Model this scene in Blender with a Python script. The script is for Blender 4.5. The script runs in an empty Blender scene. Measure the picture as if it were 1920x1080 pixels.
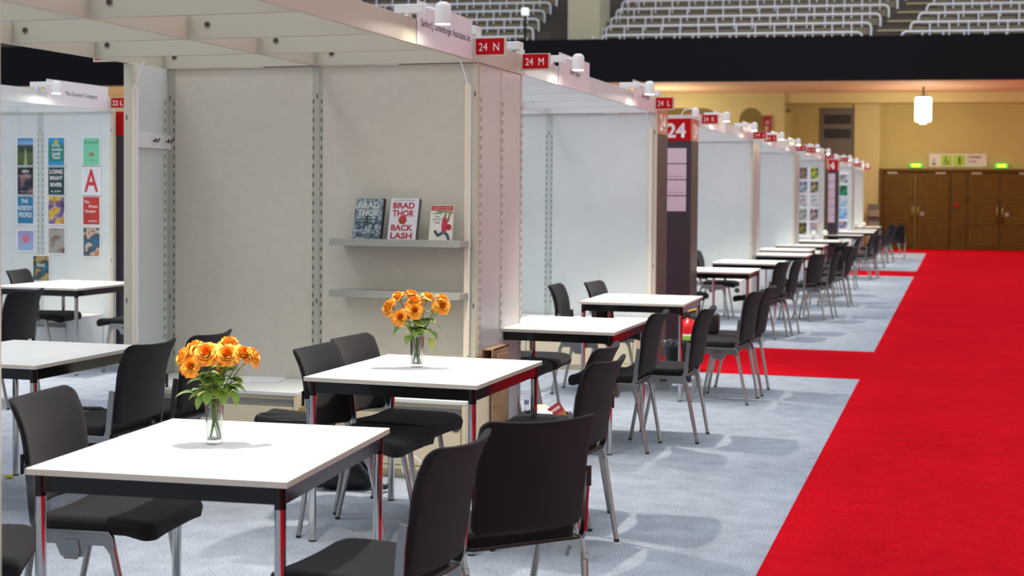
import bpy, bmesh, math, random
from mathutils import Vector, Matrix
random.seed(7)
PI = math.pi
SC = bpy.context.scene
COL = SC.collection

# ---------------------------------------------------------------- camera
RV = Vector((0.95563, 0.29451, 0.00751))
UV = Vector((-0.0154, 0.02441, 0.99958))
FV = RV.cross(UV) * -1
cam_data = bpy.data.cameras.new('camera')
cam = bpy.data.objects.new('camera', cam_data)
COL.objects.link(cam)
m = Matrix.Identity(4)
FV.normalize()
RV = FV.cross(UV).normalized(); UV = RV.cross(FV).normalized()
for i in range(3):
    m[i][0] = RV[i]; m[i][1] = UV[i]; m[i][2] = -FV[i]
m[2][3] = 1.5549
cam.matrix_world = m
cam_data.sensor_width = 36.0
cam_data.lens = 2695.07 / 1920 * 36.0
cam_data.shift_y = (440.7 - 540) / 1920
cam_data.clip_end = 300
cam_data.dof.use_dof = True
cam_data.dof.focus_distance = 6.2
cam_data.dof.aperture_fstop = 4.0
SC.camera = cam

# ---------------------------------------------------------------- world, exposure
w = bpy.data.worlds.new('hall_light'); SC.world = w; w.use_nodes = True
bg = w.node_tree.nodes['Background']
bg.inputs[0].default_value = (0.86, 0.94, 1.0, 1)
bg.inputs[1].default_value = 1.0
_nt = w.node_tree
_tc = _nt.nodes.new('ShaderNodeTexCoord'); _sp = _nt.nodes.new('ShaderNodeSeparateXYZ'); _cr = _nt.nodes.new('ShaderNodeValToRGB')
_nt.links.new(_tc.outputs['Generated'], _sp.inputs[0]); _nt.links.new(_sp.outputs['Z'], _cr.inputs[0]); _nt.links.new(_cr.outputs[0], bg.inputs[0])
_cr.color_ramp.elements[0].position = 0.0; _cr.color_ramp.elements[0].color = (0.33, 0.33, 0.33, 1)
_cr.color_ramp.elements[1].position = 0.85; _cr.color_ramp.elements[1].color = (0.50, 0.56, 0.62, 1)
_e = _cr.color_ramp.elements.new(0.35); _e.color = (0.62, 0.63, 0.63, 1)
SC.view_settings.view_transform = 'Standard'
SC.view_settings.look = 'None'
SC.view_settings.gamma = 1
SC.view_settings.exposure = 0.42
SC.view_settings.use_curve_mapping = False

def area_light(name, loc, rot, size, sy, energy, color):
    d = bpy.data.lights.new(name, 'AREA'); d.shape = 'RECTANGLE'; d.size = size; d.size_y = sy
    d.energy = energy; d.color = color
    o = bpy.data.objects.new(name, d); COL.objects.link(o); o.location = loc; o.rotation_euler = rot
    return o
# the floodlights of the arena roof, high above the booths
area_light('arena_flood', (-1, 10, 14), (0, 0, 0), 3, 3, 320, (1, 0.98, 0.95))
area_light('arena_flood', (-9, 2, 14), (0, math.radians(-25), 0), 3, 3, 320, (0.95, 0.98, 1.0))
area_light('arena_flood', (-2, 30, 14), (0, 0, 0), 3, 3, 460, (1, 0.98, 0.95))

# ---------------------------------------------------------------- materials
MATS = {}
def mat(name, col, rough=0.6, metal=0.0, spec=0.5, emit=None, estr=0.0, noise=None, bump=0.0, bscale=200.0, coat=0.0):
    if name in MATS: return MATS[name]
    x = bpy.data.materials.new(name); x.use_nodes = True
    nt = x.node_tree; b = nt.nodes['Principled BSDF']
    b.inputs['Base Color'].default_value = (*col, 1)
    b.inputs['Roughness'].default_value = rough
    b.inputs['Metallic'].default_value = metal
    b.inputs['Specular IOR Level'].default_value = spec
    if coat: b.inputs['Coat Weight'].default_value = coat
    if emit:
        b.inputs['Emission Color'].default_value = (*emit, 1); b.inputs['Emission Strength'].default_value = estr
    if noise or bump:
        tc = nt.nodes.new('ShaderNodeTexCoord')
    if noise:
        sc, amt = noise
        n = nt.nodes.new('ShaderNodeTexNoise'); n.inputs['Scale'].default_value = sc; n.inputs['Detail'].default_value = 5
        nt.links.new(tc.outputs['Object'], n.inputs['Vector'])
        r = nt.nodes.new('ShaderNodeMapRange')
        r.inputs[1].default_value = 0.3; r.inputs[2].default_value = 0.7
        r.inputs[3].default_value = 1 - amt; r.inputs[4].default_value = 1 + amt
        nt.links.new(n.outputs['Fac'], r.inputs[0])
        v = nt.nodes.new('ShaderNodeVectorMath'); v.operation = 'SCALE'
        v.inputs[0].default_value = col
        nt.links.new(r.outputs[0], v.inputs['Scale'])
        nt.links.new(v.outputs[0], b.inputs['Base Color'])
    if bump:
        n2 = nt.nodes.new('ShaderNodeTexNoise'); n2.inputs['Scale'].default_value = bscale; n2.inputs['Detail'].default_value = 3
        nt.links.new(tc.outputs['Object'], n2.inputs['Vector'])
        bp = nt.nodes.new('ShaderNodeBump'); bp.inputs['Strength'].default_value = bump; bp.inputs['Distance'].default_value = 0.004
        nt.links.new(n2.outputs['Fac'], bp.inputs['Height']); nt.links.new(bp.outputs[0], b.inputs['Normal'])
    MATS[name] = x
    return x

def carpet(name, col, amt, fine):
    x = mat(name, col, rough=1.0, spec=0.0)
    nt = x.node_tree; b = nt.nodes['Principled BSDF']
    tc = nt.nodes.new('ShaderNodeTexCoord')
    ns = []
    for sc, lo in ((fine, 1 - amt), (7.0, 1 - amt * 0.35), (0.9, 1 - amt * 0.3)):
        n = nt.nodes.new('ShaderNodeTexNoise'); n.inputs['Scale'].default_value = sc; n.inputs['Detail'].default_value = 6
        nt.links.new(tc.outputs['Object'], n.inputs['Vector'])
        r = nt.nodes.new('ShaderNodeMapRange'); r.inputs[1].default_value = 0.3; r.inputs[2].default_value = 0.7
        r.inputs[3].default_value = lo; r.inputs[4].default_value = 2 - lo
        nt.links.new(n.outputs['Fac'], r.inputs[0]); ns.append(r)
    m1 = nt.nodes.new('ShaderNodeMath'); m1.operation = 'MULTIPLY'
    m2 = nt.nodes.new('ShaderNodeMath'); m2.operation = 'MULTIPLY'
    nt.links.new(ns[0].outputs[0], m1.inputs[0]); nt.links.new(ns[1].outputs[0], m1.inputs[1])
    nt.links.new(m1.outputs[0], m2.inputs[0]); nt.links.new(ns[2].outputs[0], m2.inputs[1])
    v = nt.nodes.new('ShaderNodeVectorMath'); v.operation = 'SCALE'; v.inputs[0].default_value = col
    nt.links.new(m2.outputs[0], v.inputs['Scale']); nt.links.new(v.outputs[0], b.inputs['Base Color'])
    bp = nt.nodes.new('ShaderNodeBump'); bp.inputs['Strength'].default_value = 0.5; bp.inputs['Distance'].default_value = 0.004
    nt.links.new(ns[0].outputs[0], bp.inputs['Height']); nt.links.new(bp.outputs[0], b.inputs['Normal'])
    return x

M_grey = carpet('grey_carpet', (0.37, 0.40, 0.465), 0.34, 110)
M_red = carpet('red_carpet', (0.56, 0.007, 0.015), 0.20, 110)
M_top = mat('table_laminate', (0.90, 0.88, 0.85), 0.35)
M_edge = mat('table_edge_band', (0.62, 0.55, 0.46), 0.5)
M_black = mat('black_lacquer', (0.006, 0.006, 0.006), 0.12, spec=0.45)
M_chrome = mat('chrome', (0.60, 0.59, 0.58), 0.09, metal=1.0)
M_leg = mat('brushed_leg_steel', (0.42, 0.40, 0.38), 0.16, metal=1.0)
M_cast = mat('satin_aluminium', (0.33, 0.33, 0.33), 0.25, metal=1.0)
M_fabric = mat('charcoal_fabric', (0.016, 0.014, 0.016), 0.95, spec=0.15, noise=(900, 0.45), bump=0.6, bscale=900)
M_fabric.node_tree.nodes['Principled BSDF'].inputs['Sheen Weight'].default_value = 0.12
M_plastic = mat('black_plastic', (0.012, 0.012, 0.013), 0.45)
M_panelN = mat('dim_warm_lit_panel', (0.60, 0.56, 0.48), 0.75, noise=(14, 0.03), bump=0.15, bscale=400)  # nearest booth's dimmer, warmer light put into the panel colour
M_panel = mat('pale_panel', (0.66, 0.70, 0.71), 0.7, noise=(10, 0.02))
M_side = mat('satin_side_panel', (0.58, 0.54, 0.54), 0.32, noise=(20, 0.02), bump=0.1, bscale=300)
M_post = mat('cream_post', (0.62, 0.58, 0.48), 0.4)
M_postc = mat('cool_post', (0.52, 0.57, 0.56), 0.4)
M_slot = mat('slot_shadow_gap', (0.05, 0.045, 0.03), 0.8)
M_beam = mat('beam_lacquer', (0.55, 0.52, 0.42), 0.42)
M_beamw = mat('white_beam_lacquer', (0.68, 0.71, 0.72), 0.42)
M_cab = mat('beige_cabinet', (0.82, 0.70, 0.50), 0.5)  # beige made yellower to hold the warm light falling on it
M_cabw = mat('white_cabinet', (0.78, 0.80, 0.80), 0.5)
M_cabtop = mat('cabinet_top', (0.80, 0.79, 0.76), 0.4)
M_recess = mat('grey_recess', (0.28, 0.27, 0.24), 0.6)
M_shelf = mat('shelf_steel', (0.37, 0.37, 0.33), 0.4)
M_white = mat('white_plastic', (0.85, 0.85, 0.86), 0.35)
M_signred = mat('sign_red', (0.50, 0.003, 0.008), 0.6, spec=0.15)
M_signfr = mat('sign_frame', (0.62, 0.56, 0.47), 0.5)
M_signwh = mat('sign_white', (0.90, 0.88, 0.88), 0.5)
M_plate = mat('name_plate_white', (0.84, 0.80, 0.84), 0.3)
M_ink = mat('black_ink', (0.03, 0.025, 0.035), 0.6)
M_led = mat('lamp_glow', (1, 1, 1), 0.5, emit=(1.0, 0.94, 0.80), estr=110.0)
M_mono = mat('aubergine_board', (0.050, 0.035, 0.050), 0.5)
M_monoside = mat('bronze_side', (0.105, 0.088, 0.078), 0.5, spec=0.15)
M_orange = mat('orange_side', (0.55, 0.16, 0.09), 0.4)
M_pink = mat('pale_pink_strip', (0.72, 0.60, 0.72), 0.5)
M_wood = mat('door_wood', (0.11, 0.055, 0.004), 0.6, spec=0.2, noise=(3, 0.15))
M_wood2 = mat('door_wood_moulding', (0.16, 0.08, 0.008), 0.6, spec=0.2)
M_yellow = mat('ochre_wall', (0.47, 0.38, 0.13), 0.85, noise=(1.5, 0.04))
M_yellow2 = mat('pale_ochre_wall', (0.55, 0.46, 0.20), 0.85)
M_soffit = mat('soffit_plaster', (0.60, 0.37, 0.22), 0.8)
M_band = mat('black_molton', (0.010, 0.010, 0.013), 0.9, spec=0.1)
M_tier = mat('tier_concrete', (0.10, 0.085, 0.075), 0.9)
M_seat = mat('taupe_seat', (0.26, 0.22, 0.16), 0.8)
M_rail = mat('white_rail', (0.86, 0.86, 0.94), 0.35)
M_cream = mat('cream_plaster', (0.50, 0.47, 0.33), 0.85)
M_paper = mat('white_paper', (0.86, 0.85, 0.90), 0.7)
M_card = mat('cardboard', (0.36, 0.215, 0.115), 0.85, noise=(8, 0.06))
M_cardshade = mat('cardboard_shade', (0.10, 0.06, 0.03), 0.9)  # cardboard colour darkened for the shade within the box

def colmat(name, c, rough=0.6): return mat(name, c, rough)

def glassy(name, tint, fac, rough=0.02):
    if name in MATS: return MATS[name]
    x = bpy.data.materials.new(name); x.use_nodes = True
    nt = x.node_tree; nt.nodes.clear()
    out = nt.nodes.new('ShaderNodeOutputMaterial')
    tr = nt.nodes.new('ShaderNodeBsdfTransparent'); tr.inputs[0].default_value = (*tint, 1)
    gl = nt.nodes.new('ShaderNodeBsdfGlossy'); gl.inputs['Roughness'].default_value = rough
    lw = nt.nodes.new('ShaderNodeLayerWeight'); lw.inputs[0].default_value = fac
    mx = nt.nodes.new('ShaderNodeMixShader')
    nt.links.new(lw.outputs['Facing'], mx.inputs[0]); nt.links.new(tr.outputs[0], mx.inputs[1]); nt.links.new(gl.outputs[0], mx.inputs[2])
    nt.links.new(mx.outputs[0], out.inputs[0])
    MATS[name] = x; return x
M_glass = glassy('clear_glass', (0.93, 0.94, 0.95), 0.25)
M_water = glassy('water', (0.90, 0.93, 0.93), 0.12)
def real_glass(name, col, ior):
    x = bpy.data.materials.new(name); x.use_nodes = True
    b = x.node_tree.nodes['Principled BSDF']; b.inputs['Transmission Weight'].default_value = 1
    b.inputs['Base Color'].default_value = (*col, 1); b.inputs['Roughness'].default_value = 0.0; b.inputs['IOR'].default_value = ior
    MATS[name] = x; return x
M_base = real_glass('thick_glass_base', (1, 1, 1), 1.45)

# ---------------------------------------------------------------- mesh helpers
class MB:
    def __init__(s): s.bm = bmesh.new()
    def face(s, pts, mi=0, smooth=False):
        vs = [s.bm.verts.new(p) for p in pts]
        f = s.bm.faces.new(vs); f.material_index = mi; f.smooth = smooth; return s
    def box(s, c, d, mi=0, bev=0.0, M=None, seg=2):
        r = bmesh.ops.create_cube(s.bm, size=1)
        vs = r['verts']
        T = Matrix.Translation(c) @ Matrix.Diagonal((d[0], d[1], d[2], 1))
        if M is not None: T = M @ T
        bmesh.ops.transform(s.bm, matrix=T, verts=vs)
        fs = set(f for v in vs for f in v.link_faces)
        for f in fs: f.material_index = mi
        if bev:
            es = list(set(e for v in vs for e in v.link_edges))
            rr = bmesh.ops.bevel(s.bm, geom=es, offset=bev, segments=seg, affect='EDGES', profile=0.5)
            for f in rr['faces']: f.material_index = mi
        return s
    def bx(s, x0, x1, y0, y1, z0, z1, mi=0, bev=0.0, M=None):
        return s.box(((x0 + x1) / 2, (y0 + y1) / 2, (z0 + z1) / 2), (abs(x1 - x0), abs(y1 - y0), abs(z1 - z0)), mi, bev, M)
    def tube(s, pts, r, seg=10, mi=0, caps=True):
        pts = [Vector(p) for p in pts]; n = len(pts)
        rs = r if isinstance(r, (list, tuple)) else [r] * n
        rings = []; ref = None
        for i, p in enumerate(pts):
            a = pts[max(i - 1, 0)]; b = pts[min(i + 1, n - 1)]
            t = (b - a).normalized()
            if ref is None:
                ref = Vector((0, 0, 1)) if abs(t.z) < 0.9 else Vector((1, 0, 0))
            x = (ref - t * ref.dot(t)).normalized(); y = t.cross(x); ref = x
            rings.append([s.bm.verts.new(p + (x * math.cos(2 * PI * k / seg) + y * math.sin(2 * PI * k / seg)) * rs[i]) for k in range(seg)])
        for i in range(n - 1):
            for k in range(seg):
                f = s.bm.faces.new((rings[i][k], rings[i][(k + 1) % seg], rings[i + 1][(k + 1) % seg], rings[i + 1][k]))
                f.smooth = True; f.material_index = mi
        if caps:
            for rg in (rings[0][::-1], rings[-1]):
                f = s.bm.faces.new(rg); f.material_index = mi
        return s
    def lathe(s, prof, c=(0, 0, 0), seg=24, mi=0, M=None):
        rings = []
        for r, z in prof:
            ring = []
            for k in range(seg):
                p = Vector((c[0] + r * math.cos(2 * PI * k / seg), c[1] + r * math.sin(2 * PI * k / seg), c[2] + z))
                if M is not None: p = M @ p
                ring.append(s.bm.verts.new(p))
            rings.append(ring)
        for i in range(len(rings) - 1):
            for k in range(seg):
                f = s.bm.faces.new((rings[i][k], rings[i][(k + 1) % seg], rings[i + 1][(k + 1) % seg], rings[i + 1][k]))
                f.smooth = True; f.material_index = mi
        for rg, idx in ((rings[0][::-1], 0), (rings[-1], -1)):
            if prof[idx][0] > 1e-5:
                f = s.bm.faces.new(rg); f.material_index = mi
        return s
    def prism(s, pts, plane, a, b, mi=0, bev=0.0):
        def P(u, v, k):
            return {'yz': (k, u, v), 'xz': (u, k, v), 'xy': (u, v, k)}[plane]
        A = [s.bm.verts.new(P(u, v, a)) for u, v in pts]; B = [s.bm.verts.new(P(u, v, b)) for u, v in pts]
        n = len(pts); fs = [s.bm.faces.new(A[::-1]), s.bm.faces.new(B)]
        for i in range(n): fs.append(s.bm.faces.new((A[i], A[(i + 1) % n], B[(i + 1) % n], B[i])))
        for f in fs: f.material_index = mi
        if bev:
            es = [e for e in set(e for v in A + B for e in v.link_edges)]
            bmesh.ops.bevel(s.bm, geom=es, offset=bev, segments=2, affect='EDGES', profile=0.5)
        return s
    def slab(s, w, d, t, cr, er, deform, mi=0, n=10, rings=7):
        """cushion: rounded rectangle w x d, thickness t, rounded rim, then bent by deform(x, y, z)"""
        def outline(ins):
            a, b = w / 2 - ins, d / 2 - ins; r = max(min(cr - ins * 0.6, a, b), 0.0005)
            pts = []
            for qx, qy, st in ((1, 1, 0), (-1, 1, PI / 2), (-1, -1, PI), (1, -1, 1.5 * PI)):
                cx, cy_ = qx * (a - r), qy * (b - r)
                for k in range(n):
                    an = st + k / (n - 1) * PI / 2
                    pts.append((cx + r * math.cos(an), cy_ + r * math.sin(an)))
            out = []
            N = len(pts)
            for i in range(N):      # extra points along straight runs
                p, q = pts[i], pts[(i + 1) % N]
                L = math.hypot(q[0] - p[0], q[1] - p[1])
                out.append(p)
                if (i + 1) % n == 0:
                    for k in range(1, 7): out.append((p[0] + (q[0] - p[0]) * k / 7, p[1] + (q[1] - p[1]) * k / 7))
            return out
        lv = []
        m_ = min(w, d) / 2
        for k in range(rings): lv.append((m_ * 0.96 * (1 - k / rings) + er * (k / rings), t / 2))
        for k in range(5):
            a = k / 4 * PI; lv.append((er - er * math.sin(a), t / 2 * math.cos(a)))
        for k in range(rings): lv.append((er * (1 - (k + 1) / rings) + m_ * 0.96 * ((k + 1) / rings), -t / 2))
        R = []
        for ins, z in lv: R.append([s.bm.verts.new(deform(x, y, z)) for x, y in outline(ins)])
        N = len(R[0])
        for i in range(len(R) - 1):
            for k in range(N):
                f = s.bm.faces.new((R[i][k], R[i + 1][k], R[i + 1][(k + 1) % N], R[i][(k + 1) % N])); f.smooth = True; f.material_index = mi
        f = s.bm.faces.new(R[0]); f.smooth = True; f.material_index = mi
        f = s.bm.faces.new(R[-1][::-1]); f.smooth = True; f.material_index = mi
        return s
    def mesh(s, name, mats):
        bmesh.ops.recalc_face_normals(s.bm, faces=s.bm.faces[:])
        for e in s.bm.edges:
            if len(e.link_faces) == 2 and e.calc_face_angle(0) > 1.08: e.smooth = False
        me = bpy.data.meshes.new(name); s.bm.to_mesh(me); s.bm.free()
        for x in (mats if isinstance(mats, (list, tuple)) else [mats]): me.materials.append(x)
        return me
    def build(s, name, mats, parent=None, loc=None):
        o = bpy.data.objects.new(name, s.mesh(name, mats)); COL.objects.link(o)
        if parent is not None: o.parent = parent
        if loc is not None: o.location = loc
        return o

def thing(name, label, cat, loc=(0, 0, 0), rz=0, group=None):
    o = bpy.data.objects.new(name, None); COL.objects.link(o)
    o.empty_display_size = 0.1
    o.location = loc; o.rotation_euler = (0, 0, rz); o['label'] = label; o['category'] = cat
    if group: o['group'] = group
    return o
def tag(o, label, cat, group=None):
    o['label'] = label; o['category'] = cat
    if group: o['group'] = group
    return o
KIDS = {}
def copy_tree(o, parent=None):
    c = o.copy(); COL.objects.link(c)
    if parent is not None: c.parent = parent
    for ch in [x for x in SC.objects if x.parent == o]: copy_tree(ch, c)
    return c
def dup(o, loc, rz, label, group=None):
    c = copy_tree(o); c.location = loc; c.rotation_euler = (0, 0, rz); c['label'] = label
    if group: c['group'] = group
    elif 'group' in c: del c['group']
    return c
def struct(name, mb, mats):
    o = mb.build(name, mats); o['kind'] = 'structure'; return o

TEXT = {}
def text_mesh(s, bold=0.0, spacing=1.0, extrude=0.02):
    key = (s, bold, spacing)
    if key in TEXT: return TEXT[key]
    cu = bpy.data.curves.new('lettering', 'FONT'); cu.body = s; cu.size = 1; cu.offset = bold; cu.space_character = spacing
    cu.align_x = 'CENTER'; cu.align_y = 'CENTER'; cu.resolution_u = 3; cu.extrude = 0
    o = bpy.data.objects.new('lettering', cu); COL.objects.link(o)
    dg = bpy.context.evaluated_depsgraph_get()
    me = bpy.data.meshes.new_from_object(o.evaluated_get(dg))
    bpy.data.objects.remove(o)
    xs = [v.co.x for v in me.vertices]; ys = [v.co.y for v in me.vertices]
    TEXT[key] = (me, min(xs), max(xs), min(ys), max(ys)); return TEXT[key]
def text(name, s, M, wd, ht, m_, parent, bold=0.0, spacing=1.0):
    """lettering scaled to fit wd x ht, centred on matrix M (x right, y up, z out)"""
    me, x0, x1, y0, y1 = text_mesh(s, bold, spacing)
    me2 = me.copy(); me2.materials.clear(); me2.materials.append(m_)
    T = M @ Matrix.Diagonal((wd / (x1 - x0), ht / (y1 - y0), 1, 1)) @ Matrix.Translation((-(x0 + x1) / 2, -(y0 + y1) / 2, 0))
    me2.transform(T)
    o = bpy.data.objects.new(name, me2); COL.objects.link(o); o.parent = parent
    return o
def frameM(origin, right, up):
    r = Vector(right).normalized(); u_ = Vector(up).normalized(); n = r.cross(u_)
    mm = Matrix.Identity(4)
    for i in range(3): mm[i][0] = r[i]; mm[i][1] = u_[i]; mm[i][2] = n[i]; mm[i][3] = origin[i]
    return mm

# ---------------------------------------------------------------- hall frame (back of the arena, turned 6.5 degrees)
TH = math.radians(6.5)
HM = Matrix.Translation((0, 45.5, 0)) @ Matrix.Rotation(TH, 4, 'Z')
def H(s_, n, z): return HM @ Vector((s_, n, z))
# ---------------------------------------------------------------- structure
struct('floor', MB().bx(-45, 14, -3, 47, -0.05, 0), M_grey)
XC = -0.7565
struct('floor_red_aisle', MB().bx(XC, 14, -3, 46, 0.0, 0.004), M_red)
struct('floor_red_strip', MB().bx(-4.9, XC, 12.6, 14.857, 0.0, 0.004), M_red)
struct('floor_red_strip', MB().bx(-4.9, XC, 29.42, 31.55, 0.0, 0.004), M_red)
struct('floor_red_strip', MB().bx(-12, XC, 42.1, 46, 0.0, 0.004), M_red)

b = MB()
b.bx(-5.1, 12, 0, 0.4, 0, 4.75, M=HM)
b.bx(-40, -5.1, 1.6, 2.0, 0, 4.75, M=HM)
b.bx(-5.3, -5.1, 0, 2.0, 0, 4.75, M=HM)
struct('wall_back', b, M_yellow)
struct('trim_1', MB().bx(-3.0, -2.24, -0.12, 0.0, 0, 4.42, M=HM), M_yellow2)           # pilaster beside the doors
struct('trim_2', MB().bx(-5.2, 12, -0.9, 0.0, 4.40, 4.72, M=HM), M_yellow2)            # beam under the balcony
struct('ceiling', MB().bx(-40, 12, -5.5, 2, 4.70, 4.85, M=HM), M_soffit)
# arcade with rounded openings
def arcade():
    b = MB()
    opens = [(-20.5, -17.5), (-16.5, -13.5), (-12.6, -10.4), (-9.5, -7.0), (-6.45, -5.75)]
    y0, y1 = -1.0, -0.7
    xs = -40
    for a, c in opens:
        b.bx(xs, a, y0, y1, 0, 4.7, M=HM); xs = c
        r = min(0.55, (c - a) / 2); top = 4.25
        n = 8
        pts = [(a, 4.7), (a, top - r)] + [(a + r - r * math.cos(k / n * PI / 2), top - r + r * math.sin(k / n * PI / 2)) for k in range(1, n + 1)]
        pts += [(c - r + r * math.sin(k / n * PI / 2), top - r + r * math.cos(k / n * PI / 2)) for k in range(0, n + 1)] + [(c, 4.7)]
        k0 = len(b.bm.verts)
        b.bm.verts.ensure_lookup_table()
        before = set(b.bm.verts)
        b.prism(pts, 'xz', y0, y1)
        nv = [v for v in b.bm.verts if v not in before]
        bmesh.ops.transform(b.bm, matrix=HM, verts=nv)
    b.bx(xs, -5.1, y0, y1, 0, 4.7, M=HM)
    return b
struct('wall_arcade', arcade(), M_yellow2)
# balcony front and tiers
struct('wall_balcony', MB().bx(-40, 14, -5.75, -5.55, 4.68, 5.86, M=HM), M_band)
b = MB()
for i in range(9):
    n0 = -5.5 + 0.8 * i
    b.bx(-40, 14, n0, n0 + 0.85, 4.9, 5.62 + 0.345 * i, M=HM)
struct('floor_seating_tiers', b, M_tier)
struct('wall_upper', MB().bx(-40, 14, 1.9, 2.2, 4.9, 14, M=HM), mat('upper_wall_paint', (0.16, 0.15, 0.13), 0.9))
b = MB(); b.bx(-11.15, -10.25, -4.9, -2.5, 5.6, 8.6, M=HM)
struct('wall_portal', b, M_cream)
b = MB()
for i in range(6): b.bx(-3.0 + .32 * i, -2.0 + 0.29 * i, -5.32 + 0.8 * i, -4.9 + 0.8 * i, 5.5, 5.80 + 0.345 * i, M=HM)
struct('stairs_gangway', b, mat('stair_brown', (0.09, 0.06, 0.045), 0.8))
b = MB()
for i in range(6): b.bx(-2.96 + .32 * i, -2.04 + 0.29 * i, -5.35 + 0.8 * i, -5.29 + 0.8 * i, 5.76 + 0.345 * i, 5.81 + 0.345 * i, M=HM)
struct('trim_3', b, mat('step_nosing', (0.45, 0.38, 0.22), 0.6))

# ---------------------------------------------------------------- hall doors
def plate_on_wall(mb, s0, s1, z0, z1, n0, n1, mi=0, bev=0): return mb.bx(s0, s1, n0, n1, z0, z1, mi, bev, HM)
dr = struct('trim_4', plate_on_wall(plate_on_wall(plate_on_wall(MB(), -2.24, 3.2, 2.36, 2.44, -0.2, 0), -2.24, -2.16, 0, 2.36, -0.2, 0), -0.14, 0.30, 0, 2.36, -0.14, 0), M_wood)
def leaf(n_, s0, s1, hside):
    b = MB(); b.bx(s0, s1, -0.10, -0.04, 0.02, 2.36, 0, 0, HM)
    o = struct('door_%d' % n_, b, M_wood)
    b = MB()
    for z0, z1 in ((0.16, 0.84), (0.92, 1.48), (1.60, 2.26)):
        for (a, c, e, f) in ((s0 + .1, s1 - .1, z0, z0 + .035), (s0 + .1, s1 - .1, z1 - .035, z1), (s0 + .1, s0 + .135, z0, z1), (s1 - .135, s1 - .1, z0, z1)):
            b.bx(a, c, -0.118, -0.10, e, f, 0, 0, HM)
    b.build('panel_moulding', M_wood2, o)
    hx = s1 - 0.06 if hside > 0 else s0 + 0.06
    MB().tube([H(hx, -0.10, 0.8), H(hx, -0.16, 0.83), H(hx, -0.16, 1.32), H(hx, -0.10, 1.35)], 0.016, 8).build('door_handle', mat('brass', (0.32, 0.24, 0.09), 0.3, metal=1), o)
    cx = s0 + 0.28 if hside > 0 else s1 - 0.28
    MB().bx(cx - .15, cx + .15, -0.17, -0.10, 2.28, 2.34, 0, .01, HM).build('door_closer', mat('closer_grey', (0.42, 0.36, 0.26), 0.5), o)
    if hside < 0:
        MB().bx(s0 + .14, s0 + .25, -0.112, -0.10, 1.02, 1.14, 0, 0, HM).build('door_sign', mat('door_plate', (0.30, 0.28, 0.30), 0.5), o)
leaf(1, -2.14, -1.19, 1); leaf(2, -1.16, -0.16, -1); leaf(3, 0.32, 1.26, 1); leaf(4, 1.29, 2.25, -1); leaf(5, 2.3, 3.2, 1)
tag(MB().lathe([(0, 0.05), (.05, .05), (.06, .02), (.06, 0)], M=HM @ Matrix.Translation((0.04, -0.14, 1.34)) @ Matrix.Rotation(PI / 2, 4, 'X'), seg=16).build('fire_alarm', M_signred), 'small round red fire alarm on the wooden pier between the doors', 'alarm')

# toilets sign
t = thing('toilet_sign', 'long white Toiletten sign with arrow and two green pictograms above the wooden doors', 'sign', H(0.06, -0.02, 2.70), TH)
MB().bx(-0.84, 0.84, -0.03, 0, -0.20, 0.20, 0, 0.004).build('panel', mat('sign_ivory', (0.62, 0.58, 0.50), 0.5), t)
b = MB(); b.tube([(-0.70, -0.036, 0.05), (-0.70, -0.036, -0.15)], 0.012, 6)
b.tube([(-0.77, -0.036, -0.08), (-0.70, -0.036, -0.15), (-0.63, -0.036, -0.08)], 0.012, 6); b.build('arrow', M_ink, t)
M_lime = mat('pictogram_green', (0.36, 0.55, 0.03), 0.5)
p1 = MB().bx(-0.50, -0.17, -0.036, -0.03, -0.17, 0.16).build('pictogram', M_lime, t)
b = MB(); b.tube([(-0.35, -.04, .08), (-0.36, -.04, -.02), (-.29, -.04, -.04), (-.26, -.04, -.12)], .014, 6)
b.tube([(-.36, -.04, -.01), (-.40, -.04, -.06), (-.38, -.04, -.12), (-.32, -.04, -.12), (-.30, -.04, -.08)], .01, 6); b.lathe([(.0, -.02), (.024, 0), (0, .02)], (-.35, -.04, .115), 10); b.build('wheelchair_figure', M_ink, p1)
p2 = MB().bx(-0.12, 0.21, -0.036, -0.03, -0.17, 0.16).build('pictogram', M_lime, t)
b = MB(); b.bx(.015, .075, -.042, -.036, -.03, .08); b.bx(.02, .04, -.042, -.036, -.14, -.02); b.bx(.05, .07, -.042, -.036, -.14, -.02); b.lathe([(.0, -.02), (.024, 0), (0, .02)], (.045, -.04, .11), 10); b.build('standing_figure', M_ink, p2)
for s_, z in (('Toiletten', .11), ('Toilets', -.02)):
    text('lettering', s_, frameM((.47 if s_ == 'Toiletten' else .41, -.033, z), (1, 0, 0), (0, 0, 1)), .40 if s_ == 'Toiletten' else .28, .09, M_ink, t, bold=.02 if s_ == 'Toiletten' else 0)
# exit lamps
M_exit = mat('exit_green', (0.0, 0.25, 0.05), 0.5, emit=(0.02, 0.55, 0.06), estr=1.0)
M_exity = mat('exit_bright', (0.8, 0.9, 0.0), 0.5, emit=(0.75, 0.95, 0.0), estr=1.6)
for s_, lb in ((-1.17, 'green lit exit lamp left of the Toiletten sign above the doors'), (1.31, 'green lit exit lamp right of the Toiletten sign above the doors')):
    t = thing('exit_lamp', lb, 'exit sign', H(s_, -0.1, 2.54), TH)
    MB().box((0, 0, 0), (0.36, 0.08, 0.13), 0, .01).build('housing', M_exit, t)
    b = MB(); b.lathe([(0, -.002), (.045, 0), (0, .004)], seg=12, M=Matrix.Translation((-.07, -.045, 0)) @ Matrix.Rotation(PI / 2, 4, 'X'))
    b.bx(-.12, .12, -.047, -.04, -.035, .03); b.prism([(.05, -.05), (.13, 0), (.05, .05)], 'xz', -.048, -.041); b.build('arrow_symbol', M_exity, t)
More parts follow.
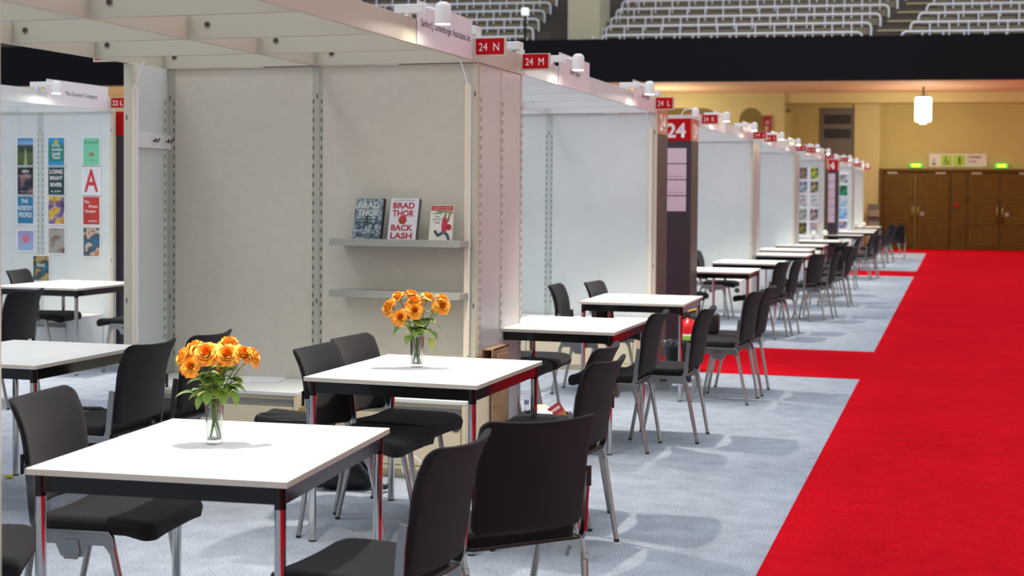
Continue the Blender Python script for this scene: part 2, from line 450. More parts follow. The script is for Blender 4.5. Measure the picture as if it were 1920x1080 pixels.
# pendant lamp
t = thing('pendant_lamp', 'glowing white cylindrical pendant lamp hanging under the balcony', 'lamp', H(-1.25, -3, 3.72), 0)
MB().lathe([(.20, 0), (.225, .03), (.225, .66), (.20, .68)], seg=28).build('lamp_shade', mat('opal_glow', (1, 1, 1), .5, emit=(1, .98, .86), estr=5.5), t)
MB().lathe([(.09, -.06), (.11, -.02), (.11, .0)], seg=20).build('lamp_cap', M_white, t)
MB().lathe([(.11, .68), (.11, .74), (.03, .76), (.03, 1.1)], seg=16).build('ceiling_mount', mat('lamp_brown', (.15, .1, .05), .5), t)
d = bpy.data.lights.new('pendant_and_fill_light', 'POINT'); d.energy = 110; d.color = (1, .90, .66); d.shadow_soft_size = .25
o = bpy.data.objects.new('pendant_and_fill_light', d); COL.objects.link(o); o.location = H(-1.25, -3, 3.4)
for s_ in (-8.5, -15.5, -23.0, -29.0, 5.5):  # added fill lights without fixtures, brightening the wall under the balcony
    d = bpy.data.lights.new('pendant_and_fill_light', 'POINT'); d.energy = 130; d.color = (1, .90, .66); d.shadow_soft_size = .25
    o = bpy.data.objects.new('pendant_and_fill_light', d); COL.objects.link(o); o.location = H(s_, -3, 3.5)
# grille
t = thing('ventilation_grille', 'tall dark grey ventilation panel with two black louvres on the ochre wall', 'vent', H(-3.50, -0.02, 0), TH)
MB().bx(-.50, .50, -.05, 0, 2.3, 4.28).build('panel', mat('grille_grey', (.12, .105, .085), .6), t)
for z0, z1 in ((3.80, 4.08), (3.36, 3.65)):
    b = MB(); b.bx(-.40, .40, -.06, -.05, z0, z1, 0)
    for k in range(6): b.bx(-.40, .40, -.075, -.058, z0 + .02 + k * .045, z0 + .03 + k * .045, 0)
    b.build('louvre', mat('louvre_black', (.02, .017, .014), .6), t)
# small wall notices
t = thing('wall_notice', 'small dark red notice board on the ochre wall left of the grille', 'sign', H(-5.62, -1.05, 3.74), TH)
MB().box((0, 0, 0), (.27, .03, .52), 0, .005).build('board', mat('notice_red', (.30, .02, .03), .6), t)
b = MB(); b.bx(-.07, .05, -.02, -.016, -.19, -.05); b.bx(-.04, .07, -.02, -.016, .02, .10); b.build('print', mat('notice_print', (.5, .32, .2), .6), t)
tag(MB().lathe([(.0, 0), (.07, .02), (.07, .1), (0, .12)], H(-5.0, -.98, 4.1), 12).build('security_camera', mat('camera_dark', (.1, .08, .03), .6)), 'small dark security camera high on the ochre arcade wall', 'camera')
# brochure stand
t = thing('brochure_stand', 'grey brochure stand beside the left edge of the wooden doors', 'stand', H(-2.42, -.5, 0), TH)
MB().bx(-.17, .17, -.05, .05, .0, 1.36, 0, .01).build('back_panel', mat('stand_grey', (.13, .12, .10), .6), t)
for k, z in enumerate((.98, .62)):
    MB().bx(-.16, .16, -.14, -.05, z, z + .20, 0, .005).build('brochure_tray', mat('stand_tray', (.30, .24, .18), .5), t)
MB().bx(-.20, .20, -.25, -.04, .0, .58, 0, .01).build('box_base', mat('stand_box', (.42, .34, .24), .6), t)
# pale board right edge
tag(MB().bx(1.97, 2.6, 43.0, 43.06, 0, 1.0, 0, .01).build('notice_board', mat('pale_board', (.55, .44, .33), .6)), 'pale upright board cut off by the right edge of the photo', 'board')

# ---------------------------------------------------------------- grandstand rows
seat_me = None
b = MB(); b.box((0, 0.04, -0.19), (0.44, 0.03, 0.22), 0, .012); b.box((0, 0.20, -0.26), (0.44, 0.30, 0.03), 0, .01)
seat_me = b.mesh('grandstand_seat', M_seat)
ordn = ['lowest', 'second', 'third', 'fourth', 'fifth', 'topmost']
def row(i, s0, s1, block, endl, endr, xlow=None):
    n0 = -4.9 + 0.8 * i; z = 6.05 - 0.005 * 0 + 0.345 * i + (0.0)
    t = thing('seat_row', '%s row of taupe seats with white tube rail in the %s grandstand block' % (ordn[i], block), 'seating', (0, 0, 0), 0, 'grandstand rows in the %s block' % block)
    t.matrix_world = HM
    b = MB(); r = .033; c = .12
    pts = []
    if endl: pts += [(s0, n0, z - .38), (s0, n0, z - c), (s0 + .04, n0, z - .03)]
    pts += [(s0 + c, n0, z), (s1 - c, n0, z)]
    if endr: pts += [(s1 - .04, n0, z - .03), (s1, n0, z - c), (s1, n0, z - .38)]
    b.tube(pts, r, 8)
    k = max(int((s1 - s0) / 0.5), 1); st = (s1 - s0) / k
    for j in range(1, k): b.tube([(s0 + j * st, n0, z), (s0 + j * st, n0, z - .40)], .026, 6)
    b.build('rail', M_rail, t)
    for j in range(k):
        o = bpy.data.objects.new('seat', seat_me); COL.objects.link(o); o.parent = t; o.location = (s0 + (j + .5) * st, n0 + .06, z - .02)
L = [(-20, -12.31), (-20, -12.28), (-20, -12.25), (-20, -12.21), (-20, -12.16), (-20, -12.1)]
Mi = [(-10.18, -3.06), (-10.16, -2.78), (-10.13, -2.48), (-10.05, -2.2), (-9.97, -1.9), (-9.9, -1.6)]
Rr = [(-2.02, 3.4), (-1.72, 3.4), (-1.44, 3.4), (-1.15, 3.4), (-.87, 3.4), (-.6, 3.4)]
for i in range(6):
    row(i, L[i][0], L[i][1], 'left', False, True)
    row(i, Mi[i][0], Mi[i][1], 'middle', True, True)
    row(i, Rr[i][0], Rr[i][1], 'right', True, False)
t = thing('lamp_post', 'short dark post with a white lantern at the end of the left grandstand block', 'lamp', H(-12.3, -5.3, 5.6), TH)
MB().tube([(0, 0, 0), (0, 0, 1.0)], .04, 8).build('pole', M_black, t)
MB().box((0, 0, 1.1), (.2, .2, .22), 0, .03).build('lantern', mat('lantern_white', (.8, .85, .85), .4, emit=(.8, 1, .85), estr=.5), t)
b = MB()
for i in range(6): b.lathe([(0, -.04), (.03, -.03), (.04, 0), (.03, .03), (0, .04)], tuple(H(-10.42 + .16 * i, -4.95 + .8 * i, 5.98 + .345 * i)), 10)
for i in range(6): b.tube([H(-10.42 + .16 * i, -4.95 + .8 * i, 5.6 + .3 * i), H(-10.42 + .16 * i, -4.95 + .8 * i, 5.96 + .345 * i)], .02, 6)
tag(b.build('handrail', M_rail), 'stepped handrail posts with round knobs left of the middle grandstand block', 'railing')

# ---------------------------------------------------------------- booths
Z1, Z2 = 2.314, 2.44
def slots(b, x, y, axis, face, z0=0.55, z1=2.15, mi=1):
    """dark slot row on a post face; axis = direction of outward face"""
    n = int((z1 - z0) / 0.055)
    for k in range(n):
        z = z0 + k * 0.055
        if axis == 'y': b.bx(x - .003, x + .003, y, y - .0012, z, z + .026, mi)
        else: b.bx(x, x + .0012, y - .003, y + .003, z, z + .026, mi)

def wall_y(name_label, xa, xb, y, pm, postm, n=2, group=None, full_slots=True, front_post=True):
    """partition across the booth (faces -Y)"""
    t = thing('partition_wall', name_label, 'wall panel', (0, 0, 0), 0, group)
    st = (xb - xa) / n
    for k in range(n):
        MB().bx(xa + k * st + .034, xa + (k + 1) * st - (.034 if k < n - 1 else .014), y, y + .03, .02, Z1 - .002).build('panel', pm, t)
    for k in range(n + 1):
        x = xa + k * st
        b = MB(); b.bx(x - (.034 if k < n else .016), x + (.034 if k < n else .018), y - .002, y + .032, 0, Z1 - .001, 0, .001); b.bx(x - .014, x + .014, y - .006, y, 0, Z1 - .001, 0, .002)
        if full_slots and k < n:
            slots(b, x - .026, y - .002, 'y', 0); slots(b, x + .026, y - .002, 'y', 0)
        if k in (0, n) or True:
            b.bx(x - .0035, x + .0035, y - .0075, y - .006, 2.12, 2.15, 1); b.bx(x - .0035, x + .0035, y - .0075, y - .006, .90, .925, 1)
        b.build('upright_post', [postm if k < n else M_post, M_slot], t)
    return t
def wall_x(lb, x, ya, yb, pm, postm, n, group=None):
    """partition along the booth front (faces +X)"""
    t = thing('partition_wall', lb, 'wall panel', (0, 0, 0), 0, group)
    st = (yb - ya) / n
    for k in range(n):
        MB().bx(x - .03, x, ya + k * st + .015, ya + (k + 1) * st - .015, .02, Z1 - .002).build('panel', pm, t)
    for k in range(n + 1):
        y = ya + k * st
        b = MB(); b.bx(x - .034, x + .004, y - .016, y + .016, 0, Z1 - .001, 0, .003)
        slots(b, x + .004, y - .012, 'x', 0); slots(b, x + .004, y + .012, 'x', 0)
        b.build('upright_post', [postm, mat('soft_slot', (.24, .19, .17), .7)], t)
    return t
def canopy(lb, xf, y0, y1, beams, bm_, mid=True):
    t = thing('booth_canopy', lb, 'canopy', (0, 0, 0))
    MB().bx(xf - .012, xf + .012, y0, y1, Z1, Z2, 0, .002).build('fascia', bm_, t)
    MB().bx(xf - 2.06, xf - 2.035, y0, y1, Z1, Z2, 0, .002).build('fascia', bm_, t)
    if mid: MB().bx(xf - 1.035, xf - 1.015, y0, y1, Z1, Z2, 0, .002).build('beam', bm_, t)
    for y in beams:
        MB().bx(xf - 2.035, xf - .012, y, y + .025, Z1 + .001, Z2 - .001, 0, .002).build('crossbeam', bm_, t)
        for x in (xf - 2.01, xf - .96):
            b = MB()
            for r_, z_, mi in ((.017, .004, 0), (.010, .007, 1)):
                b.lathe([(0, z_), (r_, z_), (r_, 0)], seg=14, mi=mi, M=Matrix.Translation((x + .05, y, Z1 + .07)) @ Matrix.Rotation(PI / 2, 4, 'X'))
            b.build('bolt', [M_cast, M_slot], t)
    return t
def post_at(x, y, lb):
    b = MB(); b.bx(x - .02, x + .02, y - .02, y + .02, 0, Z1, 0, .003)
    slots(b, x, y - .02, 'y', 0, z0=.9, z1=.93)
    return tag(b.build('upright_post', [M_post, M_slot]), lb, 'post')

def num_sign(s_, x, y, lb, wd=.192, ht=.106, z=2.330):
    t = thing('stand_number_sign', lb, 'sign', (x, y, z), 0, None)
    MB().bx(0, wd, -.012, 0, 0, ht, 0, .002).build('frame', M_signfr, t)
    MB().bx(.013, wd - .013, -.0135, -.012, .012, ht - .004).build('red_panel', M_signred, t)
    text('lettering', s_, frameM((wd / 2 - .005, -.0145, ht / 2 + .002), (1, 0, 0), (0, 0, 1)), wd * .62, ht * .42, M_signwh, t, bold=0)
    return t
def name_plate(s_, xf, y0, L_, lb):
    t = thing('name_plate', lb, 'sign', (xf + .014, y0, 2.315), 0)
    MB().bx(0, .006, 0, L_, 0, .222, 0, .001).build('board', M_plate, t)
    if s_:
        wd, ht, off = s_[1], s_[2], s_[3]
        text('lettering', s_[0], frameM((.0068, off, .110), (0, 1, 0), (0, 0, 1)), wd, ht, M_ink, t, bold=.004)
    return t

# spot lamp: driver box, bracket, arm, cylinder head
def make_lamp():
    t = thing('spot_lamp', '', 'lamp', (0, 0, 0), 0, None)
    MB().bx(-.07, .085, -.018, .018, .018, .063, 0, .004).build('driver_box', M_white, t)
    MB().bx(-.012, .012, -.03, .03, 0, .012, 0, .003).tube([(0, 0, .012), (0, 0, .02)], .014, 10).build('bracket', M_white, t)
    MB().tube([(.083, 0, .040), (.11, 0, .042), (.135, 0, .034), (.155, 0, .028)], .009, 8).bx(.081, .099, -.012, .012, .008, .066, 0, .003).build('arm', M_white, t)
    h = MB().lathe([(.0, .112), (.02, .110), (.034, .100), (.040, .085), (.041, .0), (.038, 0), (.037, .006)], (.185, 0, -.040), 24).build('lamp_head', M_white, t)
    MB().lathe([(.0, .003), (.0365, .003), (.0365, .005), (0, .005)], (.185, 0, -.040), 24).build('lens', M_led, h)
    return t
LAMP0 = make_lamp()
first_lamp = [True]
spot_d = bpy.data.lights.new('spot_beam', 'SPOT'); spot_d.energy = 130; spot_d.color = (1, .93, .80)
spot_d.spot_size = math.radians(88); spot_d.spot_blend = .6; spot_d.shadow_soft_size = .035
def lamp(xf, y, lb, tilt=0, light=True, group=None):
    loc = (xf + .0, y, Z2)
    if first_lamp[0]:
        t = LAMP0; t.location = loc; t['label'] = lb; first_lamp[0] = False
        if group: t['group'] = group
    else: t = dup(LAMP0, loc, 0, lb, group)
    # drop the head onto the measured height
    for ch in [c for c in SC.objects if c.parent == t]:
        pass
    if light:
        o = bpy.data.objects.new('spot_beam', spot_d); COL.objects.link(o); o.location = (xf + .185, y, Z2 - .046)
    return t

XN = -2.63
# --- booth N
LBW = 'greige partition wall with %s'
wN = wall_y('greige back wall of the nearest booth carrying two narrow shelves', XN - 2.0, XN - .02, 7.865, M_panelN, mat('sage_post', (.43, .44, .37), .45), 2)
t = thing('partition_wall', 'narrow pale side panel with coat hooks at the left of the nearest booth', 'wall panel')
MB().bx(-4.665, -4.64, 7.475, 7.84, .02, Z1 - .002).build('panel', mat('cool_grey_panel', (.64, .68, .68), .7), t)
b = MB(); b.bx(-4.69, -4.63, 7.435, 7.475, 0, Z1 - .001, 0, .003); b.bx(-4.672, -4.666, 7.4335, 7.435, 1.98, 2.01, 1); b.bx(-4.672, -4.666, 7.4335, 7.435, .90, .93, 1); slots(b, -4.63, 7.80, 'x', 0); b.build('upright_post', [M_post, M_slot], t)
post_at(XN - .0, 3.484, 'cream upright post cut off by the left edge of the photo')
sideN = wall_x('satin mauve-grey cupboard front between the nearest and second booths', XN, 7.90, 8.72, M_side, M_post, 2)
canopy('cream beam canopy over the nearest booth', XN, 2.9, 8.73, [3.2, 3.95, 4.7, 5.5, 6.36, 7.11, 7.84], M_beam)
b = MB(); b.bx(-4.64, -2.66, 8.70, 8.73, 0, Z1 - .002)
tag(b.build('partition_wall', M_panel), 'rear partition closing the cupboard at the start of the second booth', 'wall panel')

lamp(XN, 6.745, 'white spot lamp above the long name plate of the nearest booth')
lamp(XN, 4.35, 'white spot lamp over the near table of the nearest booth, above the photo')
name_plate(('Sanford J. Greenburger Associates, Inc', .78, .052, .435), XN, 6.83, .86, 'white Sanford J. Greenburger Associates name plate on the nearest fascia')
num_sign('24  N', -2.603, 7.705, 'red 24 N stand number sign on the nearest booth corner')
num_sign('24  M', -2.603, 8.62, 'red 24 M stand number sign at the start of the second booth')
num_sign('22', -4.965, 7.55, 'red sign edge peeping out under the left beam of the nearest booth', wd=.275, z=2.335)
for y, lb in ((7.80, 'white lamp power box seen end-on just above the 24 N sign'), (8.66, 'white lamp power box seen end-on right of the 24 N sign')):
    tag(MB().bx(XN - .10, XN + .003, y, y + .09, Z2 + .03, Z2 + .08, 0, .004).bx(XN - .03, XN + .02, y + .02, y + .06, Z2, Z2 + .03, 0, .003).build('lamp_power_box', M_white), lb, 'lamp part')

# light battens
def batten(x, y, z0, z1, lb, cab):
    t = thing('light_batten', lb, 'light strip', (x, y, 0))
    MB().bx(-.012, .012, -.012, .012, z0, z1, 0, .003).build('channel', mat('batten_cream', (.85, .74, .58), .4), t)
    MB().bx(.012, .020, -.010, .010, z0 + .01, z1 - .01, 0, .003).build('diffuser', M_white, t)
    MB().tube([(cab[0], cab[1], Z1 + .01), (cab[0] * .6, cab[1] * .6, (Z1 + z1) / 2 + .02), (0, 0, z1)], .004, 6).build('cable', M_white, t)
batten(-4.605, 7.42, .66, 2.175, 'cream vertical light batten on the left post of the nearest booth', (.05, .02))
batten(-2.675, 7.80, .62, 2.190, 'cream vertical light batten on the right post of the nearest booth', (-.05, .02))
batten(-2.665, 12.925, .62, 2.180, 'white vertical light batten on the right post of the second booth', (-.05, .0))

# coat hooks
t = thing('hook_rail', 'pale hook rail with two dark coat hooks on the left side panel', 'hook rail', (-4.64, 7.48, 1.82))
MB().bx(0, .016, 0, .38, 0, .085, 0, .002).build('rail', mat('rail_grey', (.78, .80, .82), .4), t)
for y in (.17, .32):
    b = MB(); b.tube([(.016, y, .045), (.045, y, .045)], .004, 6); b.tube([(.04, y - .012, .035), (.048, y - .02, .055)], .004, 6); b.tube([(.04, y + .012, .035), (.048, y + .02, .055)], .004, 6)
    b.lathe([(0, -.008), (.008, 0), (0, .008)], (.048, y - .02, .055), 8); b.lathe([(0, -.008), (.008, 0), (0, .008)], (.048, y + .02, .055), 8)
    b.build('hook', mat('hook_dark', (.05, .045, .03), .4, metal=.6), t)

# shelves
for z, lb in ((1.290, 'upper narrow steel shelf holding three books on the greige wall'), (.993, 'lower empty narrow steel shelf on the greige wall')):
    t = thing('wall_shelf', lb, 'shelf', (-3.465, 7.86, z))
    MB().bx(0, .805, -.21, 0, -.008, 0, 0, .001).build('board', M_shelf, t)
    MB().bx(0, .805, -.212, -.208, -.035, .006, 0, .001).build('front_lip', M_shelf, t)
    for x in (.0, .805): MB().prism([(-.2, -.008), (0, -.008), (0, -.045), (-.2, -.030)], 'yz', x - .002, x + .002).build('bracket', M_shelf, t)

# books
def book(loc, tilt, wd, ht, th, cover, lb, spine):
    t = thing('book', lb, 'book', loc, 0)
    t.rotation_euler = (math.radians(tilt[0]), math.radians(tilt[1]), math.radians(tilt[2]))
    MB().bx(0, wd, 0, th, 0, ht, 0, .0015).build('cover', cover, t)
    MB().bx(.003, wd + .0006, .003, th - .003, .003, ht + .0006).build('page_block', mat('pages', (.75, .70, .60), .8), t)
    MB().bx(wd - .002, wd + .001, 0, th, 0, ht).build('spine_edge', spine, t)
    return t
def bt(t, s_, x, z, wd, ht, m_, bold=.03, y=-.0012): return text('lettering', s_, frameM((x, y, z), (1, 0, 0), (0, 0, 1)), wd, ht, m_, t, bold=bold)
M_spy = mat('stormy_blue_cover', (.09, .15, .19), .35)
nt = M_spy.node_tree; nn_ = nt.nodes.new('ShaderNodeTexNoise'); nn_.inputs['Scale'].default_value = 45; nn_.inputs['Detail'].default_value = 4
tc = nt.nodes.new('ShaderNodeTexCoord'); nt.links.new(tc.outputs['Object'], nn_.inputs['Vector'])
cr = nt.nodes.new('ShaderNodeValToRGB'); cr.color_ramp.elements[0].position = .38; cr.color_ramp.elements[0].color = (.035, .075, .10, 1); cr.color_ramp.elements[1].position = .66; cr.color_ramp.elements[1].color = (.40, .48, .52, 1)
nt.links.new(nn_.outputs['Fac'], cr.inputs[0]); nt.links.new(cr.outputs[0], nt.nodes['Principled BSDF'].inputs['Base Color'])
M_lt = mat('title_pale', (.55, .56, .52), .5); M_dk = mat('title_dark', (.03, .06, .08), .5); M_rd = mat('title_red', (.42, .01, .015), .5)
t = book((-3.345, 7.70, 1.292), (-14, 0, -2), .178, .245, .032, M_spy, 'blue-grey thriller standing leftmost on the upper shelf', M_ink)
for s_, z, wd, ht, m_ in (('BRAD', .203, .135, .036, M_lt), ('THOR', .157, .135, .038, M_lt), ('SPY', .082, .14, .050, M_dk), ('MASTER', .022, .130, .022, M_dk)): bt(t, s_, .088, z, wd, ht, m_)
b = MB(); b.bx(.02, .155, -.0022, -.0016, .116, .121); b.bx(.083, .091, -.0022, -.0016, .095, .140); b.bx(.07, .104, -.0022, -.0016, .133, .137); b.build('aeroplane_silhouette', M_ink, t)
t = book((-3.125, 7.70, 1.292), (-14, 0, -2), .178, .245, .032, mat('white_cover', (.66, .62, .68), .35), 'white thriller with red title standing in the middle of the upper shelf', mat('grey_spine', (.10, .10, .10), .5))
for s_, z, wd, ht in (('BRAD', .203, .135, .036), ('THOR', .157, .135, .038), ('BACK', .072, .135, .036), ('LASH', .025, .135, .036)): bt(t, s_, .085, z, wd, ht, M_rd)
b = MB(); b.lathe([(.0, .0015), (.020, .0005), (.026, 0)], seg=9, M=Matrix.Translation((.085, -.0016, .118)) @ Matrix.Rotation(PI / 2, 4, 'X')); b.build('red_emblem', M_rd, t)
b = MB(); b.tube([(.078, -.004, .108), (.092, -.004, .110), (.094, -.004, .120), (.086, -.004, .126)], .0015, 5); b.tube([(.080, -.004, .124), (.092, -.004, .108)], .0012, 5); b.tube([(.06, -.002, .130), (.07, -.002, .118)], .003, 5); b.tube([(.10, -.002, .110), (.112, -.002, .120)], .003, 5); b.build('gold_emblem_lines', mat('gold_print', (.30, .22, .06), .5), t)
bt(t, '#1 NEW YORK TIMES BESTSELLER', .088, .234, .13, .006, M_ink, 0)
t = book((-2.875, 7.71, 1.292), (-12, 0, -2), .143, .205, .018, mat('cream_cover', (.72, .68, .60), .4), 'smaller cream parenting paperback with a red top band, rightmost on the upper shelf', mat('cream_spine', (.5, .5, .4), .5))
MB().bx(.004, .137, -.0016, -.0004, .174, .202).build('red_band', M_rd, t)
bt(t, 'A GUIDE FOR PARENTS WHOSE CHILD', .07, .192, .12, .005, M_signwh, 0, -.0022); bt(t, 'IS MORE INTENSE, SENSITIVE', .07, .181, .115, .005, M_signwh, 0, -.0022)
for s_, z, wd in (('Raising', .156, .052), ('Your', .139, .032), ('Spirited', .122, .055), ('Child', .105, .036)): bt(t, s_, .042, z, wd, .012, mat('title_green', (.07, .12, .09), .5), .01)
MB().prism([(.03, .165), (.05, .172), (.137, .168), (.137, .156), (.09, .164), (.06, .160)], 'xz', -.0018, -.0012).build('green_branch', mat('leaf_print', (.15, .25, .05), .5), t)
b = MB(); b.prism([(.078, .125), (.100, .120), (.118, .125), (.108, .100), (.104, .045), (.078, .048), (.074, .09)], 'xz', -.0024, -.0018); b.build('red_shirt_print', mat('shirt_print', (.50, .02, .06), .5), t)
b = MB(); b.tube([(.082, -.003, .120), (.096, -.003, .158)], .0045, 5); b.tube([(.114, -.003, .120), (.119, -.003, .156)], .0045, 5); b.lathe([(0, .002), (.009, 0)], seg=12, M=Matrix.Translation((.096, -.003, .128)) @ Matrix.Rotation(PI / 2, 4, 'X')); b.build('skin_print', mat('skin_print', (.30, .15, .08), .6), t)
b = MB(); b.tube([(.084, -.003, .046), (.055, -.003, .030), (.035, -.003, .055)], .008, 6); b.tube([(.098, -.003, .046), (.115, -.003, .030), (.125, -.003, .006)], .008, 6); b.build('jeans_print', mat('jeans_print', (.03, .06, .12), .6), t)
MB().lathe([(0, .0015), (.018, .0005), (.018, 0)], seg=18, M=Matrix.Translation((.118, -.0022, .078)) @ Matrix.Rotation(PI / 2, 4, 'X')).build('red_seal', M_rd, t)

# cabinets
def cabinet(x0, x1, yf, yb, lb, m_, hole=True, group=None, h=.44):
    t = thing('low_cabinet', lb, 'cabinet', (x0, yf, 0), 0, group); W = x1 - x0; D = yb - yf
    MB().bx(0, W, .012, D, .05, h - .022, 0, .002).build('body', m_, t)
    MB().bx(0, W, -.006, D, h - .022, h, 0, .003).build('top', [M_cabtop], t)
    MB().bx(.02, W - .02, .03, D, 0, .05).build('plinth', m_, t)
    MB().bx(.03, W - .03, .008, .014, h - .082, h - .045).build('recess_strip', M_recess, t)
    MB().bx(0, W, 0, .012, .05, .075, 0, .002).build('bottom_rail', m_, t)
    d_ = MB().bx(.03, W / 2, .004, .012, .078, h - .085, 0, .001).build('sliding_door', m_, t)
    d2 = MB().bx(W / 2 - .02, W - .03, -.002, .006, .078, h - .085, 0, .001).build('sliding_door', m_, t)
    MB().bx(W - .022, W, -.004, .012, .05, h - .022, 0, .002).build('side_stile', m_, t)
    if hole:
        MB().lathe([(0, .002), (.034, .002), (.034, 0)], seg=20, M=Matrix.Translation((W - .060, -.0025, .70 * h)) @ Matrix.Rotation(PI / 2, 4, 'X')).build('finger_hole', M_slot, d2)
    return t
cabinet(-4.60, -3.50, 7.31, 7.855, 'beige low cabinet behind the near vase, left of the pair in the nearest booth', M_cab, False)
cabinet(-3.455, -2.50, 7.30, 7.855, 'beige low cabinet with round finger hole under the wall shelves', M_cab)
cabinet(-4.60, -3.64, 12.36, 12.93, 'pale beige low cabinet, left of the pair in the second booth', M_cab, False)
cabinet(-3.62, -2.66, 12.36, 12.93, 'pale beige low cabinet, right of the pair in the second booth', M_cab)
t = thing('paper_sheet', 'white paper sheets lying on the left beige cabinet', 'paper', (-4.15, 7.55, .4405), .2)
MB().bx(0, .21, 0, .297, 0, .001).build('sheet', M_paper, t); MB().bx(.16, .37, .03, .30, .001, .002).build('sheet', M_paper, t)

# --- booth M
wall_y('pale back wall of the second booth with two slotted uprights', XN - 2.0, XN, 12.95, M_panel, M_postc, 2)
canopy('white beam canopy over the second booth', XN, 8.75, 12.98, [9.55, 10.4, 11.25, 12.1, 12.92], M_beamw)
lamp(XN, 9.43, 'white spot lamp right of the 24 M sign'); lamp(XN, 11.80, 'white spot lamp just left of the 24 L sign')
name_plate(('Literary Agency', .30, .05, .42), XN, 9.56, .84, 'white name plate behind the lamp right of the 24 M sign')
name_plate(('Literary Agents', .32, .05, .5), XN, 11.93, .86, 'white name plate ending at the 24 L sign')
num_sign('24  L', -2.603, 12.80, 'red 24 L stand number sign at the end of the second booth', .18, .115)
MB_ = tag(MB().bx(XN - .09, XN + .055, 12.86, 12.94, Z2 + .02, Z2 + .075, 0, .004).build('lamp_power_box', M_white), 'white lamp power box seen end-on above the 24 L sign', 'lamp part')

# --- booth K / I / H / G / F
far = [  # xf, y0, y1, wall panel material, end letter
    ('third', -2.66, 15.47, 19.74, 'K', 'J'), ('fourth', -2.64, 20.62, 24.95, 'I', 'H'), ('fifth', -2.57, 25.85, 29.95, 'H', 'G'),
    ('sixth', -2.47, 32.5, 36.85, 'F', 'E'), ('seventh', -2.50, 37.75, 41.9, 'D', 'C')]
for k, (nm, xf, y0, y1, la, lb_) in enumerate(far):
    wall_y('pale back wall of the %s booth down the row' % nm, xf - 2, xf, y1, M_panel, M_postc, 2, full_slots=(k < 2))
    canopy('white beam canopy over the %s booth down the row' % nm, xf, y0, y1 + .03, [y0 + .02, y0 + 1.4, y0 + 2.8, y1 - .03], M_beamw)
    for j, y in enumerate((y1 - 3.52, y1 - 1.17)):
        which = 'near' if j == 0 else 'far'
        lamp(xf, y, 'white spot lamp at the %s end of the %s booth fascia' % (which, nm))
        name_plate(None, xf, y + .13, .84, 'white name plate at the %s end of the %s booth fascia' % (which, nm))
    num_sign('24  ' + la, xf + .028, y0 - .03, 'red 24 %s sign at the near corner of the %s booth' % (la, nm))
    num_sign('24  ' + lb_, xf + .028, y1 - .14, 'red 24 %s sign at the far corner of the %s booth' % (lb_, nm))
    cabinet(xf - 1.98, xf - 1.02, y1 - .57, y1 - .01, 'white low cabinet, left of the pair in the %s booth' % nm, M_cabw, False)
    if nm != 'fourth': cabinet(xf - 1.0, xf - .04, y1 - .57, y1 - .01, 'white low cabinet, right of the pair in the %s booth' % nm, M_cabw, True)
    if nm in ('third', 'fourth', 'sixth'):
        wall_x('satin grey cupboard front after the %s booth' % nm, xf + .0, y1 + .04, y1 + .86, M_side, M_postc, 2)
    else:
        wall_x('satin grey end cupboard front after the %s booth' % nm, xf + .0, y1 + .04, y1 + .4, M_side, M_postc, 1)

# monoliths with the big 24
def monolith(x0, x1, y0, y1, lb, big=True, n=4, z0=1.39, step=.169):
    t = thing('guide_pillar', lb, 'pillar', (x0, y0, 0)); W = x1 - x0; D = y1 - y0; Ht = 2.375
    MB().bx(0, W - .01, 0, D, 0, Ht - .235).build('front_board', M_mono, t)
    MB().bx(0, W - .01, -.004, D, Ht - .235, Ht).build('red_header', M_signred, t)
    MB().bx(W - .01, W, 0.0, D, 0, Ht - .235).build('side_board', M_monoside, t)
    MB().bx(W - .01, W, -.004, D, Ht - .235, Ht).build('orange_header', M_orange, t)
    text('lettering', '24', frameM((W * .50, -.0055, Ht - .125), (1, 0, 0), (0, 0, 1)), W * .62, .155, M_plate, t, bold=.03)
    text('lettering', '24', frameM((W + .001, D * .55, Ht - .125), (0, 1, 0), (0, 0, 1)), D * .55, .155, M_plate, t, bold=.03)
    for k in range(n):
        z = z0 + k * step
        s_ = MB().bx(.045, W - .055, -.006, -.001, z + .006, z + step - .004, 0, .001).build('name_strip', M_pink, t)
        if k in (1, 2) and n == 4: text('lettering', 'Literary Agency 24.N', frameM((W * .5, -.0068, z + .035), (1, 0, 0), (0, 0, 1)), W * .5, .016, mat('pink_ink', (.45, .08, .15), .6), s_, bold=.01)
    return t
monolith(-3.02, -2.66, 13.18, 13.72, 'dark guide pillar behind the second booth, seen mostly from its bronze side')
monolith(-2.995, -2.66, 15.05, 15.46, 'dark guide pillar with a red 24 header and pink strips before the third booth')
monolith(-2.88, -2.53, 30.1, 30.6, 'far dark guide pillar just behind the fifth booth')
monolith(-2.80, -2.45, 32.05, 32.45, 'far dark guide pillar with a red 24 header before the sixth booth', n=6, z0=1.0, step=.18)
def gooseneck(x, y, lb, z=2.375):
    t = thing('gooseneck_lamp', lb, 'lamp', (x, y, z))
    MB().tube([(-.05, 0, 0), (-.05, 0, .05), (-.02, 0, .10), (.04, 0, .115), (.09, 0, .10)], .008, 8).build('neck', M_white, t)
    h = MB().lathe([(0, .06), (.03, .05), (.04, .02), (.042, -.045), (.038, -.045)], (.10, 0, .07), 18).build('lamp_head', M_white, t)
gooseneck(-2.76, 15.25, 'white gooseneck lamp curling over the 24 pillar by the third booth')
gooseneck(-2.64, 19.9, 'white gooseneck lamp near the 24 J sign', 2.31); gooseneck(-2.6, 32.2, 'white gooseneck lamp over the far 24 pillar')

